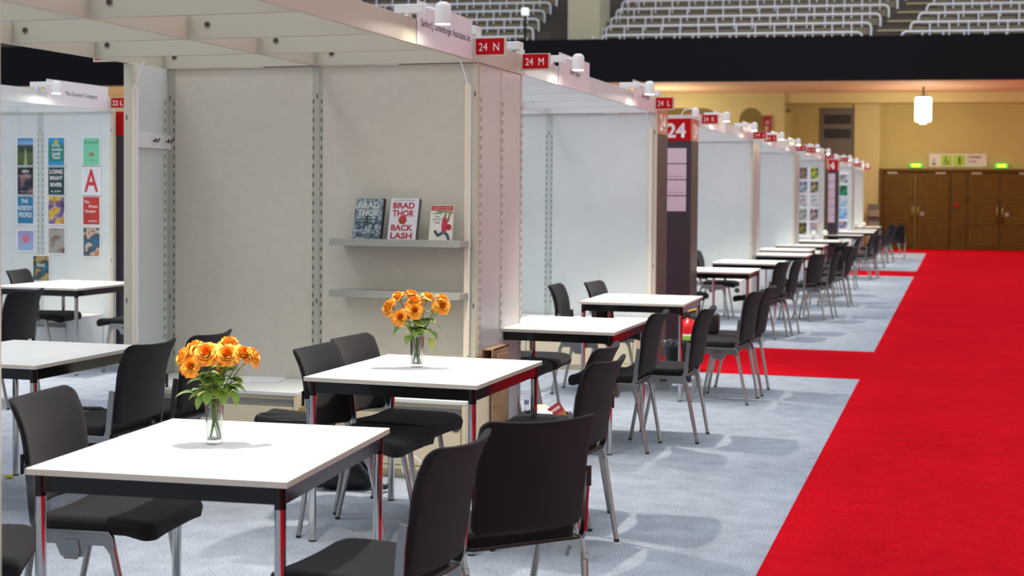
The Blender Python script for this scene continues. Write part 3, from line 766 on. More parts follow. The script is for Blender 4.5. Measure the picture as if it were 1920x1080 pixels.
# row 22 booth far left
XL = -7.61
wall_y('pale back wall of the row 22 booth at the far left, hung with book posters', XL - 1.56, XL, 11.86, M_panel, M_postc, 2)
canopy('white beam canopy over the row 22 booth', XL, 7.6, 11.89, [8.6, 9.4, 10.2, 11.0, 11.83], M_beamw)
XPL = XL
lamp(XL, 10.72, 'white spot lamp on the row 22 booth at the far left')
lamp(XL, 8.5, 'white spot lamp on the row 22 booth, out of the photo at the left')
name_plate(('The Gernert Company', .50, .05, .52), XL, 10.82, .95, 'white Gernert Company name plate on the row 22 booth')
num_sign('22 L', -7.583, 11.80, 'red 22 L stand number sign beside the left post of the nearest booth', .18, .11)
t = thing('guide_pillar', 'dark guide pillar with a red header behind the row 22 booth', 'pillar', (-7.655, 12.0, 0))
MB().bx(0, .42, 0, .4, 0, 2.09).build('front_board', M_mono, t); MB().bx(0, .42, -.004, .4, 2.09, 2.32).build('red_header', M_signred, t)
cabinet(-9.15, -7.70, 11.30, 11.85, 'low pale cabinet under the posters in the row 22 booth', M_cabw, False, h=.40)

# posters row 22
def cover_mat(name, kind, a, b_, sc=6):
    if name in MATS: return MATS[name]
    x = mat(name, a, .5); nt = x.node_tree; bs = nt.nodes['Principled BSDF']
    tc = nt.nodes.new('ShaderNodeTexCoord'); cr = nt.nodes.new('ShaderNodeValToRGB')
    if kind == 'grad':
        sp = nt.nodes.new('ShaderNodeSeparateXYZ'); nt.links.new(tc.outputs['Object'], sp.inputs[0])
        mr = nt.nodes.new('ShaderNodeMapRange'); mr.inputs[1].default_value = 0; mr.inputs[2].default_value = .26
        nt.links.new(sp.outputs['Z'], mr.inputs[0]); nt.links.new(mr.outputs[0], cr.inputs[0])
    else:
        n = nt.nodes.new('ShaderNodeTexNoise'); n.inputs['Scale'].default_value = sc; n.inputs['Detail'].default_value = 1
        nt.links.new(tc.outputs['Object'], n.inputs['Vector']); nt.links.new(n.outputs['Fac'], cr.inputs[0])
    els = b_
    cr.color_ramp.elements[0].position = els[0][0]; cr.color_ramp.elements[0].color = (*els[0][1], 1)
    cr.color_ramp.elements[1].position = els[1][0]; cr.color_ramp.elements[1].color = (*els[1][1], 1)
    for p, c in els[2:]:
        e = cr.color_ramp.elements.new(p); e.color = (*c, 1)
    nt.links.new(cr.outputs[0], bs.inputs['Base Color']); return x
def poster(x, z, wd, ht, y, cm, lb, texts=(), extra=None, group=None):
    t = thing('poster', lb, 'poster', (x, y, z), 0, group)
    MB().bx(-.012, wd + .012, -.001, 0, -.012, ht + .012).build('sheet', M_paper, t)
    c = MB().bx(0, wd, -.0022, -.001, 0, ht).build('cover_print', cm, t)
    for s_, fx, fz, fw, fh, m_ in texts:
        text('lettering', s_, frameM((wd * fx, -.003, ht * fz), (1, 0, 0), (0, 0, 1)), wd * fw, ht * fh, m_, c, bold=.015)
    if extra: extra(c, wd, ht)
    return t
YP = 11.854; W_ = M_signwh
field = cover_mat('field_cover', 'grad', (0, 0, 0), [(0, (.05, .10, .02)), (.40, (.09, .15, .04)), (.55, (.02, .05, .03)), (.72, (.05, .07, .06)), (.80, (.25, .45, .7)), (1, (.03, .20, .50))])
def path(c, w_, h): MB().prism([(w_ * .42, 0), (w_ * .62, 0), (w_ * .54, h * .62), (w_ * .50, h * .62)], 'xz', -.0032, -.0023).build('road_print', mat('road', (.40, .40, .30), .6), c)
PX = (-8.645, -8.300, -7.915); pw, ph = .178, .262
poster(PX[0], 1.805, pw, ph, YP, field, 'pale road through green fields poster, top left of the row 22 wall', (), path)
M_teal = mat('teal_cover', (.02, .22, .20), .5)
def sunp(c, w_, h):
    MB().bx(0, w_, -.0030, -.0023, h * .80, h).build('blue_band', mat('blue_band', (.02, .28, .55), .5), c)
    MB().bx(0, w_, -.0030, -.0023, 0, h * .14).build('blue_band', mat('blue_band', (.02, .28, .55), .5), c)
    MB().lathe([(0, .0008), (.022, 0)], seg=16, M=Matrix.Translation((w_ * .5, -.0033, h * .85)) @ Matrix.Rotation(PI / 2, 4, 'X')).build('sun_print', mat('sun_print', (.65, .45, .10), .5), c)
poster(PX[1], 1.805, pw, ph, YP, M_teal, 'teal poster with white script and a small sun, top centre of the row 22 wall',
       (('Every', .5, .72, .5, .13, W_), ('Goodbye', .55, .57, .65, .13, W_), ('Lands', .5, .43, .5, .12, W_), ('There', .5, .29, .5, .12, W_)), sunp)
def nest(c, w_, h): MB().lathe([(0, .001), (.032, 0)], seg=14, M=Matrix.Translation((w_ * .52, -.0028, h * .40)) @ Matrix.Rotation(PI / 2, 4, 'X') @ Matrix.Diagonal((1, .6, 1, 1))).build('bowl_print', mat('bowl_print', (.30, .25, .10), .5), c)
poster(PX[2], 1.805, pw, ph, YP, mat('mint_cover', (.19, .60, .38), .5), 'mint green RANGE poster, top right of the row 22 wall', (('RANGE', .5, .83, .82, .09, mat('range_ink', (.08, .18, .11), .6)), ('DAVID', .5, .18, .3, .035, mat('range_ink', (.08, .18, .11), .6))), nest)
z2_ = 1.525
poster(PX[0], z2_, pw, ph, YP, cover_mat('dark_cover', 'n', (0, 0, 0), [(.42, (.012, .010, .012)), (.60, (.30, .16, .10)), (.52, (.02, .03, .08))], 7), 'dark SIN EATER poster, second down in the left poster column', (('SIN', .5, .85, .42, .10, W_), ('EATER', .5, .68, .8, .09, mat('dull_pink', (.45, .32, .32), .6)), ('MEGAN', .5, .1, .7, .05, mat('dull_pink', (.45, .32, .32), .6))))
poster(PX[1], z2_, pw, ph, YP, mat('navy_cover', (.010, .045, .060), .5), 'navy LONG BRIGHT RIVER poster, second down in the middle poster column', (('LONG', .5, .84, .8, .16, W_), ('BRIGHT', .5, .61, .78, .14, W_), ('RIVER', .5, .36, .72, .15, W_), ('LIZ', .5, .12, .6, .05, W_)))
poster(PX[2], z2_, pw, ph, YP, mat('white_poster', (.70, .72, .76), .5), 'white poster with one huge red letter A in the right poster column', (('A', .5, .52, .86, .82, mat('big_red', (.58, .03, .04), .5)),))
z3 = 1.245
poster(PX[0], z3, pw, ph, YP, mat('azure_cover', (.02, .20, .38), .5), 'blue THE NOBODY PEOPLE poster in the left poster column', (('THE', .45, .82, .42, .14, W_), ('NOBODY', .5, .57, .92, .17, W_), ('PEOPLE', .5, .32, .80, .18, W_)))
poster(PX[1], z3, pw, ph, YP, cover_mat('sunset_cover', 'n', (0, 0, 0), [(.30, (.03, .02, .09)), (.75, (.60, .25, .05)), (.45, (.25, .14, .40)), (.55, (.70, .52, .03)), (.63, (.55, .22, .05))], 9), 'purple and orange INLAND poster in the middle poster column', (('INLAND', .5, .81, .88, .12, mat('inland_ink', (.09, .03, .05), .5)),))
poster(PX[2], z3, pw, ph, YP, mat('brick_cover', (.50, .04, .03), .5), 'brick red poster with slanted white words in the right poster column', (('The', .22, .82, .3, .10, W_), ('Ghosts', .6, .66, .55, .10, W_), ('Known', .45, .48, .6, .10, W_), ('A NOVEL', .6, .12, .55, .06, W_)))
def ring_(c, w_, h):
    M0 = Matrix.Translation((w_ * .5, -.0028, h * .60)) @ Matrix.Rotation(PI / 2, 4, 'X')
    MB().lathe([(.026, .001), (.040, 0)], seg=20, M=M0).build('red_ring', mat('ring_red', (.62, .18, .25), .5), c)
    MB().lathe([(0, .001), (.020, 0)], seg=16, M=M0).build('blue_disc', mat('disc_blue', (.15, .40, .60), .5), c)
poster(PX[0] + .002, .985, pw, .19, YP, cover_mat('lilac_cover', 'grad', (0, 0, 0), [(0, (.30, .45, .65)), (1, (.32, .24, .55))]), 'lilac poster with a red ring, lowest in the left poster column', (), ring_)
poster(PX[1] + .002, .965, pw, .24, YP, cover_mat('sepia_cover', 'n', (0, 0, 0), [(.50, (.36, .34, .32)), (.70, (.10, .05, .04)), (.60, (.22, .14, .11))], 8), 'grey-brown poster with a dark branch, lowest in the middle poster column')
poster(PX[2] + .002, .945, pw, .27, YP, cover_mat('photo_cover', 'n', (0, 0, 0), [(.38, (.03, .14, .30)), (.60, (.60, .55, .48)), (.50, (.08, .05, .04)), (.68, (.45, .20, .10))], 11), 'blue and brown photo poster, lowest in the right poster column')
poster(-8.47, .70, .175, .235, YP, cover_mat('busy_cover', 'n', (0, 0, 0), [(.38, (.02, .14, .22)), (.62, (.40, .30, .10)), (.50, (.03, .03, .03))], 12), 'dark busy poster hanging low behind the left chair', (('ROCK', .5, .62, .5, .12, W_),))

# posters in the far booths
tones = [((.12, .10, .09), (.30, .22, .15)), ((.05, .15, .05), (.6, .6, .02)), ((.05, .2, .42), (.55, .5, .4)), ((.03, .05, .02), (.5, .4, .2)), ((.55, .58, .6), (.35, .3, .3)), ((.62, .66, .66), (.35, .42, .42)),
         ((.20, .30, .22), (.5, .45, .45)), ((.06, .07, .08), (.6, .4, .35)), ((.01, .015, .03), (.25, .22, .02)), ((.58, .28, .20), (.10, .35, .5))]
names = ['brown portrait', 'green and yellow', 'blue sky', 'dark green tree', 'pale grey', 'pale wreath', 'sage green', 'dark round', 'black and gold', 'salmon pink']
tag(MB().bx(-3.17, -2.66, 29.905, 29.91, .72, 2.18).build('poster_board', M_paper), 'large white poster board on the fifth booth back wall', 'board')
for k in range(10):
    c_, r_ = k % 2, k // 2
    cm = cover_mat('far_cover_%d' % k, 'n', (0, 0, 0), [(.42, tones[k][0]), (.60, tones[k][1])], 9)
    rows = ('top', 'second', 'third', 'fourth', 'bottom')
    o = MB().bx(0, .155, -.003, 0, 0, .235).build('poster', cm); o.location = (-3.05 + .225 * c_ - .005, 29.90, 1.93 - .282 * r_)
    tag(o, '%s cover poster, %s row %s column of the fifth booth board' % (names[k], rows[r_], 'left' if c_ == 0 else 'right'), 'poster', None)
tag(MB().bx(-2.86, -2.56, 36.835, 36.84, .72, 2.2).build('poster_board', M_paper), 'narrow white poster board on the sixth booth back wall', 'board')
for k, (nm, a, b_, h) in enumerate((('black and white portrait', (.5, .52, .55), (.08, .10, .12), .20), ('emerald forest', (.02, .30, .16), (.02, .04, .03), .26), ('pale blue text', (.25, .45, .70), (.6, .6, .62), .24), ('light blue', (.15, .35, .70), (.45, .60, .75), .26), ('seaside sunset', (.05, .12, .30), (.55, .35, .28), .18))):
    cm = cover_mat('g_cover_%d' % k, 'n', (0, 0, 0), [(.45, a), (.60, b_)], 6)
    o = MB().bx(0, .20, -.003, 0, 0, h).build('poster', cm); o.location = (-2.775, 36.83, (1.92, 1.60, 1.32, 1.02, .78)[k])
    tag(o, '%s poster in the single column on the sixth booth wall' % nm, 'poster')

# ---------------------------------------------------------------- tables
def make_table():
    t = thing('meeting_table', '', 'table')
    w_, d_ = .8174, .9765
    b = MB(); b.bx(-w_ / 2, w_ / 2, -d_ / 2, d_ / 2, .721, .74, 0, .0015)
    b.bm.faces.ensure_lookup_table()
    for f in b.bm.faces:
        if abs(f.calc_center_median().z - .7305) < .0085 and abs(f.normal.z) < .3: f.material_index = 1
    b.build('tabletop', [M_top, M_edge], t)
    ins = .032
    b = MB()
    for y in (-d_ / 2 + ins, d_ / 2 - ins): b.bx(-w_ / 2 + ins, w_ / 2 - ins, y - .009, y + .009, .668, .7205)
    for x in (-w_ / 2 + ins - .004, w_ / 2 - ins + .004): b.bx(x - .009, x + .009, -d_ / 2 + ins, d_ / 2 - ins, .668, .7205)
    b.build('apron', M_black, t)
    for sx in (-1, 1):
        for sy in (-1, 1):
            x, y = sx * (w_ / 2 - ins), sy * (d_ / 2 - ins)
            l = MB().tube([(x, y, .002), (x, y, .655)], .0165, 16).build('leg', M_chrome, t)
            MB().tube([(x, y, .655), (x, y, .7208)], .0172, 16).build('leg_socket', M_black, l)
            MB().tube([(x, y, 0), (x, y, .008)], .017, 12).build('foot_cap', M_plastic, l)
    return t
T0 = make_table()
tabs = [(-2.2372, 4.1238, .0828, 'white-topped meeting table nearest the camera, carrying the larger bouquet'),
        (-2.3419, 6.2987, -.0116, 'white-topped meeting table in the nearest booth carrying the farther bouquet'),
        (-2.3342, 8.8385, -.0063, 'white-topped meeting table directly right of the mauve cupboard panels'),
        (-2.3578, 11.1964, .023, 'white-topped meeting table just left of the red cross aisle'),
        (-2.505, 15.98, 0.01, 'white-topped meeting table just beyond the red cross aisle'),
        (-2.46, 18.15, .0, 'shaded grey-looking meeting table at the far end of the third booth'),
        (-2.37, 20.75, .0, 'white meeting table at the near end of the fourth booth'),
        (-2.51, 22.8, 0, 'white meeting table at the far end of the fourth booth'),
        (-2.50, 25.0, 0, 'white meeting table at the near end of the fifth booth'),
        (-2.45, 27.7, 0, 'white meeting table at the far end of the fifth booth, carrying small glasses'),
        (-2.32, 32.1, 0, 'white meeting table in front of the far 24 pillar'),
        (-2.24, 35.2, 0, 'white meeting table in the sixth booth'),
        (-2.30, 37.6, 0, 'white meeting table carrying small glasses near the end of the row'),
        (-2.38, 41.5, 0, 'white meeting table last in the row before the wooden doors'),
        (-4.512, 6.235, .01, 'white-topped meeting table cut by the left edge, left of the nearest booth'),
        (-7.465, 10.97, 0, 'white-topped meeting table in the row 22 booth at the far left')]
for k, (x, y, a, lb) in enumerate(tabs):
    if k == 0: T0.location = (x, y, 0.0); T0.rotation_euler = (0, 0, a); T0['label'] = lb; T0['group'] = 'meeting tables along the booths'
    else: dup(T0, (x, y, 0.0), a, lb, 'meeting tables along the booths')

# ---------------------------------------------------------------- chairs
def make_chair():
    t = thing('stacking_chair', '', 'chair')
    def sd(x, y, z):       # seat cushion: dished, waterfall front
        v = (y + .21) / .42
        zz = .433 + z + .012 * (abs(x) / .23) ** 2 * (1 if z > 0 else .2)
        if v > .72: zz -= .015 * ((v - .72) / .28) ** 2
        if v < .12: zz += .010 * ((.12 - v) / .12)
        if z < 0 and v > .75: zz -= .010 * min(1, (v - .75) / .15) * max(0, (abs(x) - .10) / .12)
        return (x * (1 - .06 * (1 - v)), y + .080, zz)
    MB().slab(.46, .42, .052, .055, .020, sd).build('seat', M_fabric, t)
    def bd(x, y, z):       # backrest: y becomes height, wraps round the sitter and flares back at the top
        h = (y + .185) / .37
        yy = -.192 - .058 * h - .035 * max(h - .6, 0) ** 2 / .16 + .045 * (x / .21) ** 2 - z
        return (x * (1 - .04 * (1 - h)), yy, .478 + .365 * h + .010 * (x / .21) ** 2 * (1 if h > .5 else -1))
    MB().slab(.425, .37, .026, .034, .012, bd).build('backrest', M_fabric, t)
    for sx in (-1, 1):
        X0 = sx * .222
        out = [(-.135, .425), (.135, .425), (.150, .405), (.160, .350), (.135, .350), (.120, .380), (.055, .380), (.040, .335), (-.040, .335), (-.055, .380), (-.125, .380), (-.140, .345), (-.165, .350)]
        f = MB().prism(out, 'yz', X0 - .008, X0 + .008, bev=.003).build('side_frame', M_cast, t)
        # upright arm, swept flat bar
        path_ = [(-.100, .408), (-.126, .415), (-.140, .445), (-.146, .50), (-.152, .57), (-.160, .635)]
        b = MB(); prev = None
        for i, (y, z) in enumerate(path_):
            a = path_[max(i - 1, 0)]; c = path_[min(i + 1, len(path_) - 1)]
            ty, tz = c[0] - a[0], c[1] - a[1]; L_ = math.hypot(ty, tz); ny, nz = -tz / L_ * .013, ty / L_ * .013
            ring = [b.bm.verts.new((X0 + sx * o_, y + s2 * ny, z + s2 * nz)) for o_, s2 in ((-.004, -1), (.006, -1), (.006, 1), (-.004, 1))]
            if prev:
                for q in range(4): b.bm.faces.new((prev[q], prev[(q + 1) % 4], ring[(q + 1) % 4], ring[q]))
            else: b.bm.faces.new(ring[::-1])
            prev = ring
        b.bm.faces.new(prev); b.build('back_upright', M_cast, t)
        if sx > 0: MB().prism([(-.026, .395), (.026, .395), (.034, .352), (.024, .328), (-.024, .328), (-.034, .352)], 'yz', X0 + .006, X0 + .014, bev=.002).build('coupling_hook', M_cast, f)
        else: MB().bx(X0 - .0095, X0 - .007, -.022, .022, .388, .402).build('coupling_slot', M_slot, f)
        for sy in (-1, 1):
            l = MB().tube([(X0, sy * .145, .37), (sx * .200, sy * .215, .004)], [.0130, .0112], 12).build('leg', M_leg, t)
            MB().tube([(sx * .2003, sy * .2140, .012), (sx * .1997, sy * .2155, 0)], .0125, 10).build('foot_cap', M_plastic, l)
    MB().tube([(-.22, .06, .415), (.22, .06, .415)], .011, 8).tube([(-.22, -.09, .415), (.22, -.09, .415)], .011, 8).bx(-.2, .2, -.15, .2, .418, .426).build('seat_frame', M_plastic, t)
    MB().bx(.203, .221, -.192, -.186, .600, .668, 0, .002).build('number_tag', M_plastic, t)
    return t
C0 = make_chair()
D_ = math.radians
chairs = [  # x, y, facing angle (degrees from +X), label
 (-2.83, 4.36, 6, 'charcoal chair at the left of the nearest table, small black tag on its near side'),
 (-3.01, 3.71, 27, 'charcoal chair of which only the seat corner shows at the bottom left corner'),
 (-1.597, 3.95, 176, 'charcoal chair at the right front of the nearest table, cut by the bottom edge'),
 (-1.42, 4.55, 136, 'charcoal chair turned away at an angle, its broad back facing the camera'),
 (-2.59, 6.08, -2, 'nearer of the two charcoal chairs left of the farther bouquet table'),
 (-2.62, 6.56, -4, 'farther of the two charcoal chairs left of the farther bouquet table'),
 (-1.67, 6.11, 173, 'charcoal chair right of the farther bouquet table, nearest of that pair'),
 (-1.81, 6.64, 180, 'charcoal chair tucked behind its twin right of the farther bouquet table'),
 (-3.865, 6.00, 180, 'charcoal chair with its back to the camera behind the nearest left chair'),
 (-3.83, 6.50, 181, 'charcoal chair behind the larger bouquet'),
 (-1.965, 8.69, 180, 'charcoal chair left of the pair standing right of the third table'),
 (-1.74, 9.14, 180, 'charcoal chair right of the pair standing right of the third table'),
 (-2.80, 8.92, 0, 'charcoal chair under the third table beside the mauve cupboard, nearer of two'),
 (-2.80, 9.39, 0, 'charcoal chair under the third table beside the mauve cupboard, farther of two'),
 (-2.78, 11.0, 2, 'charcoal chair at the left of the fourth table, left of two in the second booth'),
 (-2.60, 11.48, -6, 'charcoal chair at the left of the fourth table, right of two in the second booth'),
 (-1.66, 10.93, 176, 'charcoal chair standing just before the red cross aisle, nearer of two'),
 (-1.63, 11.46, 180, 'charcoal chair standing just before the red cross aisle, farther of two'),
 (-2.95, 16.1, 0, 'charcoal chair half hidden by the 24 pillar at the third booth'),
 (-2.95, 18.5, 0, 'charcoal chair left inside the third booth with its dark back before the pale wall'),
 (-2.02, 16.05, 168, 'charcoal chair nearest beyond the red cross aisle, left of its neighbour'),
 (-1.92, 16.52, 175, 'charcoal chair second beyond the red cross aisle'),
 (-1.84, 18.48, 160, 'charcoal chair turned slightly at the far end of the third booth'),
 (-1.68, 18.98, 178, 'charcoal chair right behind the turned chair of the third booth'),
 (-1.63, 21.15, 176, 'charcoal chair at the fourth booth with a grey-lit back edge'),
 (-1.75, 21.75, 150, 'charcoal chair behind the grey-edged chair of the fourth booth'),
 (-1.95, 22.9, 178, 'charcoal chair at the far table of the fourth booth, nearer of two'),
 (-1.90, 23.5, 178, 'charcoal chair at the far table of the fourth booth, farther of two'),
 (-1.80, 25.1, 178, 'charcoal chair at the near table of the fifth booth'),
 (-1.72, 28.0, 178, 'charcoal chair just before the far red strip, left one'),
 (-1.62, 28.7, 178, 'charcoal chair just before the far red strip, right one'),
 (-1.85, 32.3, 178, 'charcoal chair first beyond the far red strip'),
 (-1.70, 33.0, 178, 'charcoal chair second beyond the far red strip'),
 (-1.72, 35.2, 178, 'charcoal chair third beyond the far red strip'),
 (-1.62, 36.0, 178, 'charcoal chair fourth beyond the far red strip'),
 (-1.42, 38.0, 90, 'grey-lit chair last in the row, turned towards the wooden doors'),
 (-1.85, 40.6, 178, 'dark chair at the last table before the wooden doors'),
 (-1.65, 41.3, 178, 'dark chair farthest along the row before the wooden doors'),
 (-7.85, 11.12, 10, 'charcoal chair at the left of the row 22 table below the posters'),
 (-6.64, 8.88, 182, 'charcoal chair with back to camera at the left edge before the row 22 table'),
 (-6.80, 11.0, 184, 'charcoal chair right of the row 22 table, half hidden by the cream post'),
 (-5.15, 6.3, 0, 'charcoal chair left of the left-edge table, only a sliver in the photo')]
for k, (x, y, a, lb) in enumerate(chairs):
    rz = D_(a) - PI / 2
    if k == 0: C0.location = (x, y, 0); C0.rotation_euler = (0, 0, rz); C0['label'] = lb; C0['group'] = 'charcoal stacking chairs around the tables'
    else: dup(C0, (x, y, 0.0), rz, lb, 'charcoal stacking chairs around the tables')

# ---------------------------------------------------------------- bouquets
M_pet = mat('orange_petal', (1.0, .50, .06), .5, spec=.3); M_pet2 = mat('deep_orange_petal', (1.0, .19, .008), .5)
for mm_ in (M_pet, M_pet2):
    bs = mm_.node_tree.nodes['Principled BSDF']; bs.inputs['Subsurface Weight'].default_value = 0.0
M_stem = mat('rose_stem', (.17, .24, .04), .5); M_leaf = mat('rose_leaf', (.20, .33, .045), .45, noise=(25, .35)); M_leafy = mat('yellowing_leaf', (.45, .48, .08), .5)
def rose_mesh(seed, openness):
    rnd = random.Random(seed); b = MB()
    N = 26
    for i in range(N):
        f = i / (N - 1); ang = i * 2.39996 + rnd.uniform(-.25, .25)
        R_ = .0030 + .0290 * f ** .9 * (.72 + .35 * openness); hh = .030 + .006 * math.sin(f * PI) - .013 * f ** 2 * openness + rnd.uniform(-.002, .002)
        dl = 1.15 - .50 * f; curl = (.05 + .95 * f ** 1.3) * rnd.uniform(.75, 1.25); tw = rnd.uniform(-.2, .2); ru = rnd.uniform(0, 6)
        g = []; nu, nv = 8, 7
        for v in range(nv + 1):
            vv = v / nv; rw = []
            for u_ in range(nu + 1):
                uu = (u_ / nu - .5) * 2
                a = ang + uu * dl * (.40 + .60 * math.sin(PI * min(.5, vv * .55 + .12))) + tw * vv
                rad = R_ * (.10 + .90 * math.sin(PI / 2 * vv) ** .9)
                z = hh * vv * (1 - .20 * abs(uu) ** 2.0)
                if vv > .65:
                    k = (vv - .65) / .35
                    rad += curl * .0095 * k ** 1.5; z -= curl * .0100 * k ** 2.2
                rad += .0016 * math.sin(uu * 5 + ru) * vv ** 3 * (.3 + f)
                z += .0018 * math.sin(uu * 6 + ru * 2) * vv ** 3
                rw.append(b.bm.verts.new((rad * math.cos(a), rad * math.sin(a), z - .004 * f)))
            g.append(rw)
        for v in range(nv):
            for u_ in range(nu):
                fc = b.bm.faces.new((g[v][u_], g[v][u_ + 1], g[v + 1][u_ + 1], g[v + 1][u_])); fc.smooth = True
                fc.material_index = 1 if f < .14 or (v < 2 and f < .85) or (v == nv - 1 and f > .7 and rnd.random() < .35) else 0
    me = bpy.data.meshes.new('bloom'); b.bm.to_mesh(me); b.bm.free(); me.materials.append(M_pet); me.materials.append(M_pet2)
    return me
ROSES = [rose_mesh(1, .9), rose_mesh(2, .75), rose_mesh(5, 1.05)]
def leaf_mesh(seed):
    rnd = random.Random(seed); b = MB(); n = 8; g = []
    for i in range(n + 1):
        v = i / n; wd = .40 * math.sin(PI * min(v * .97 + .02, 1)) ** .75 * (1 - .25 * v)
        z = .10 * math.sin(v * 2.2) - .30 * v * v
        g.append([b.bm.verts.new((s_ * wd, v, z + abs(s_) * wd * .35 + rnd.uniform(-.01, .01))) for s_ in (-1, -.5, 0, .5, 1)])
    for i in range(n):
        for k in range(4):
            f = b.bm.faces.new((g[i][k], g[i][k + 1], g[i + 1][k + 1], g[i + 1][k])); f.smooth = True
    me = bpy.data.meshes.new('leaf'); b.bm.to_mesh(me); b.bm.free(); return me
LEAVES = []
for q in range(3):
    for mt in (M_leaf, M_leafy):
        me = leaf_mesh(q); me.materials.append(mt); LEAVES.append(me)
def aim(dirv):
    z = Vector(dirv).normalized(); return z.to_track_quat('Z', 'Y').to_euler()
def put_leaf(parent, p, dirv, size, yellow, rnd):
    o = bpy.data.objects.new('leaf', LEAVES[rnd.randrange(3) * 2 + (1 if yellow else 0)]); COL.objects.link(o); o.parent = parent
    o.location = p
    q = Vector(dirv).normalized().to_track_quat('Y', 'Z'); o.rotation_euler = q.to_euler(); o.scale = (size, size, size)
    return o
def bouquet(vloc, R0, Hh, wlev, blooms, leaves, which, seed, tilt=0):
    rnd = random.Random(seed)
    vt = thing('glass_vase', 'clear %s holding orange roses on the %s' % (('round glass tumbler', 'nearest table') if which == 'larger' else ('thick-based glass tumbler', 'farther bouquet table')), 'vase', vloc)
    prof = [(0, .0), (R0 * .86, .0), (R0 * .88, .004), (R0, Hh), (R0 * .95, Hh), (R0 * .84, .020), (0, .017)]
    MB().lathe(prof, seg=32).build('glass_body', M_glass, vt)
    MB().lathe([(0, .0015), (R0 * .80, .0015), (R0 * .82, .015), (0, .0155)], seg=28).build('thick_base', M_base, vt)
    MB().lathe([(0, .018), (R0 * .83, .0205), (R0 * .90, wlev), (0, wlev)], seg=28).build('water', M_water, vt)
    MB().lathe([(R0 * .945, Hh - .0005), (R0 * .975, Hh + .0015), (R0 * 1.005, Hh - .0005)], seg=32).build('rim', mat('glass_rim', (.75, .78, .78), .05), vt)
    V = Vector(vloc)
    for k, (bx_, bz, dy, size, tl, var, where) in enumerate(blooms):
        base = Vector((rnd.uniform(-.5, .5) * R0, rnd.uniform(-.5, .5) * R0, .022))
        tip = Vector((bx_, dy, bz))
        base.x = -.45 * R0 * (1 if bx_ > 0 else -1) + rnd.uniform(-.2, .2) * R0
        neck = Vector((tip.x * .22, tip.y * .22, Hh * 1.0)); neck.x = max(-R0 * .6, min(R0 * .6, neck.x)); neck.y = max(-R0 * .6, min(R0 * .6, neck.y))
        t = thing('rose', 'orange rose %s of the %s bouquet' % (where, which), 'rose', vloc, 0, 'roses of the %s bouquet' % which)
        d_ = Vector(tl).normalized()
        p0 = tip - d_ * (size * .28)
        pts = []
        for i in range(9):
            s_ = i / 8
            if s_ < .45: q = base.lerp(neck, s_ / .45)
            else:
                a = (s_ - .45) / .55; mid = neck.lerp(p0, .5) + Vector((0, 0, .02)); q = (1 - a) ** 2 * neck + 2 * a * (1 - a) * mid + a * a * p0
            pts.append(q)
        MB().tube(pts, .0021, 7).build('stem', M_stem, t)
        o = bpy.data.objects.new('bloom', ROSES[var]); COL.objects.link(o); o.parent = t
        o.location = tip - d_ * size * .2; o.rotation_euler = aim(tl); sc_ = size / .074; o.scale = (sc_, sc_, sc_ * 1.05)
        cb = MB(); 
        for q in range(5):
            a = q * 2 * PI / 5; r1 = .012 * sc_
            cb.face([(0, 0, 0), (r1 * .5 * math.cos(a - .4), r1 * .5 * math.sin(a - .4), .002), (r1 * 1.7 * math.cos(a), r1 * 1.7 * math.sin(a), -.006 * sc_), (r1 * .5 * math.cos(a + .4), r1 * .5 * math.sin(a + .4), .002)])
        cb.lathe([(0, -.012 * sc_), (.005 * sc_, -.008 * sc_), (.007 * sc_, 0), (0, .002)], seg=8)
        c_ = cb.build('sepals', M_stem, t); c_.location = tip - d_ * size * .24; c_.rotation_euler = aim(tl)
        for (lp, ld, ls, ly) in leaves[k] if k < len(leaves) else []:
            put_leaf(t, lp, ld, ls, ly, rnd)
        # filler leaves along the upper stem
        for q in range(5):
            p = pts[4 + q % 3]; a = rnd.uniform(0, 2 * PI)
            put_leaf(t, p + Vector((0, 0, .008)), (math.cos(a), math.sin(a) * .7, rnd.uniform(-.25, .5)), rnd.uniform(.042, .060), rnd.random() < .2, rnd)
# pixel scale at the vases: x right in camera plane ~ world (0.956, 0.295)
def BL(px, pz, s_, depth=0):
    """offset in the vertical plane across the view: px to the right, depth away from the camera"""
    return (px / s_ * .956 - depth * .294, px / s_ * .295 + depth * .955, pz / s_)
def mk(list_, s_):
    out = []
    for (px, pz, dep, sz, tl, var, where) in list_:
        x, y, z = BL(px, pz, s_, dep); a, c, e = tl   # tilt given as right, towards camera, up
        out.append((x, z, y, sz * 1.16, (a * .956 + c * .294, a * .295 - c * .955, e), var, where))
    return out
S1 = 600.0; S2 = 392.0
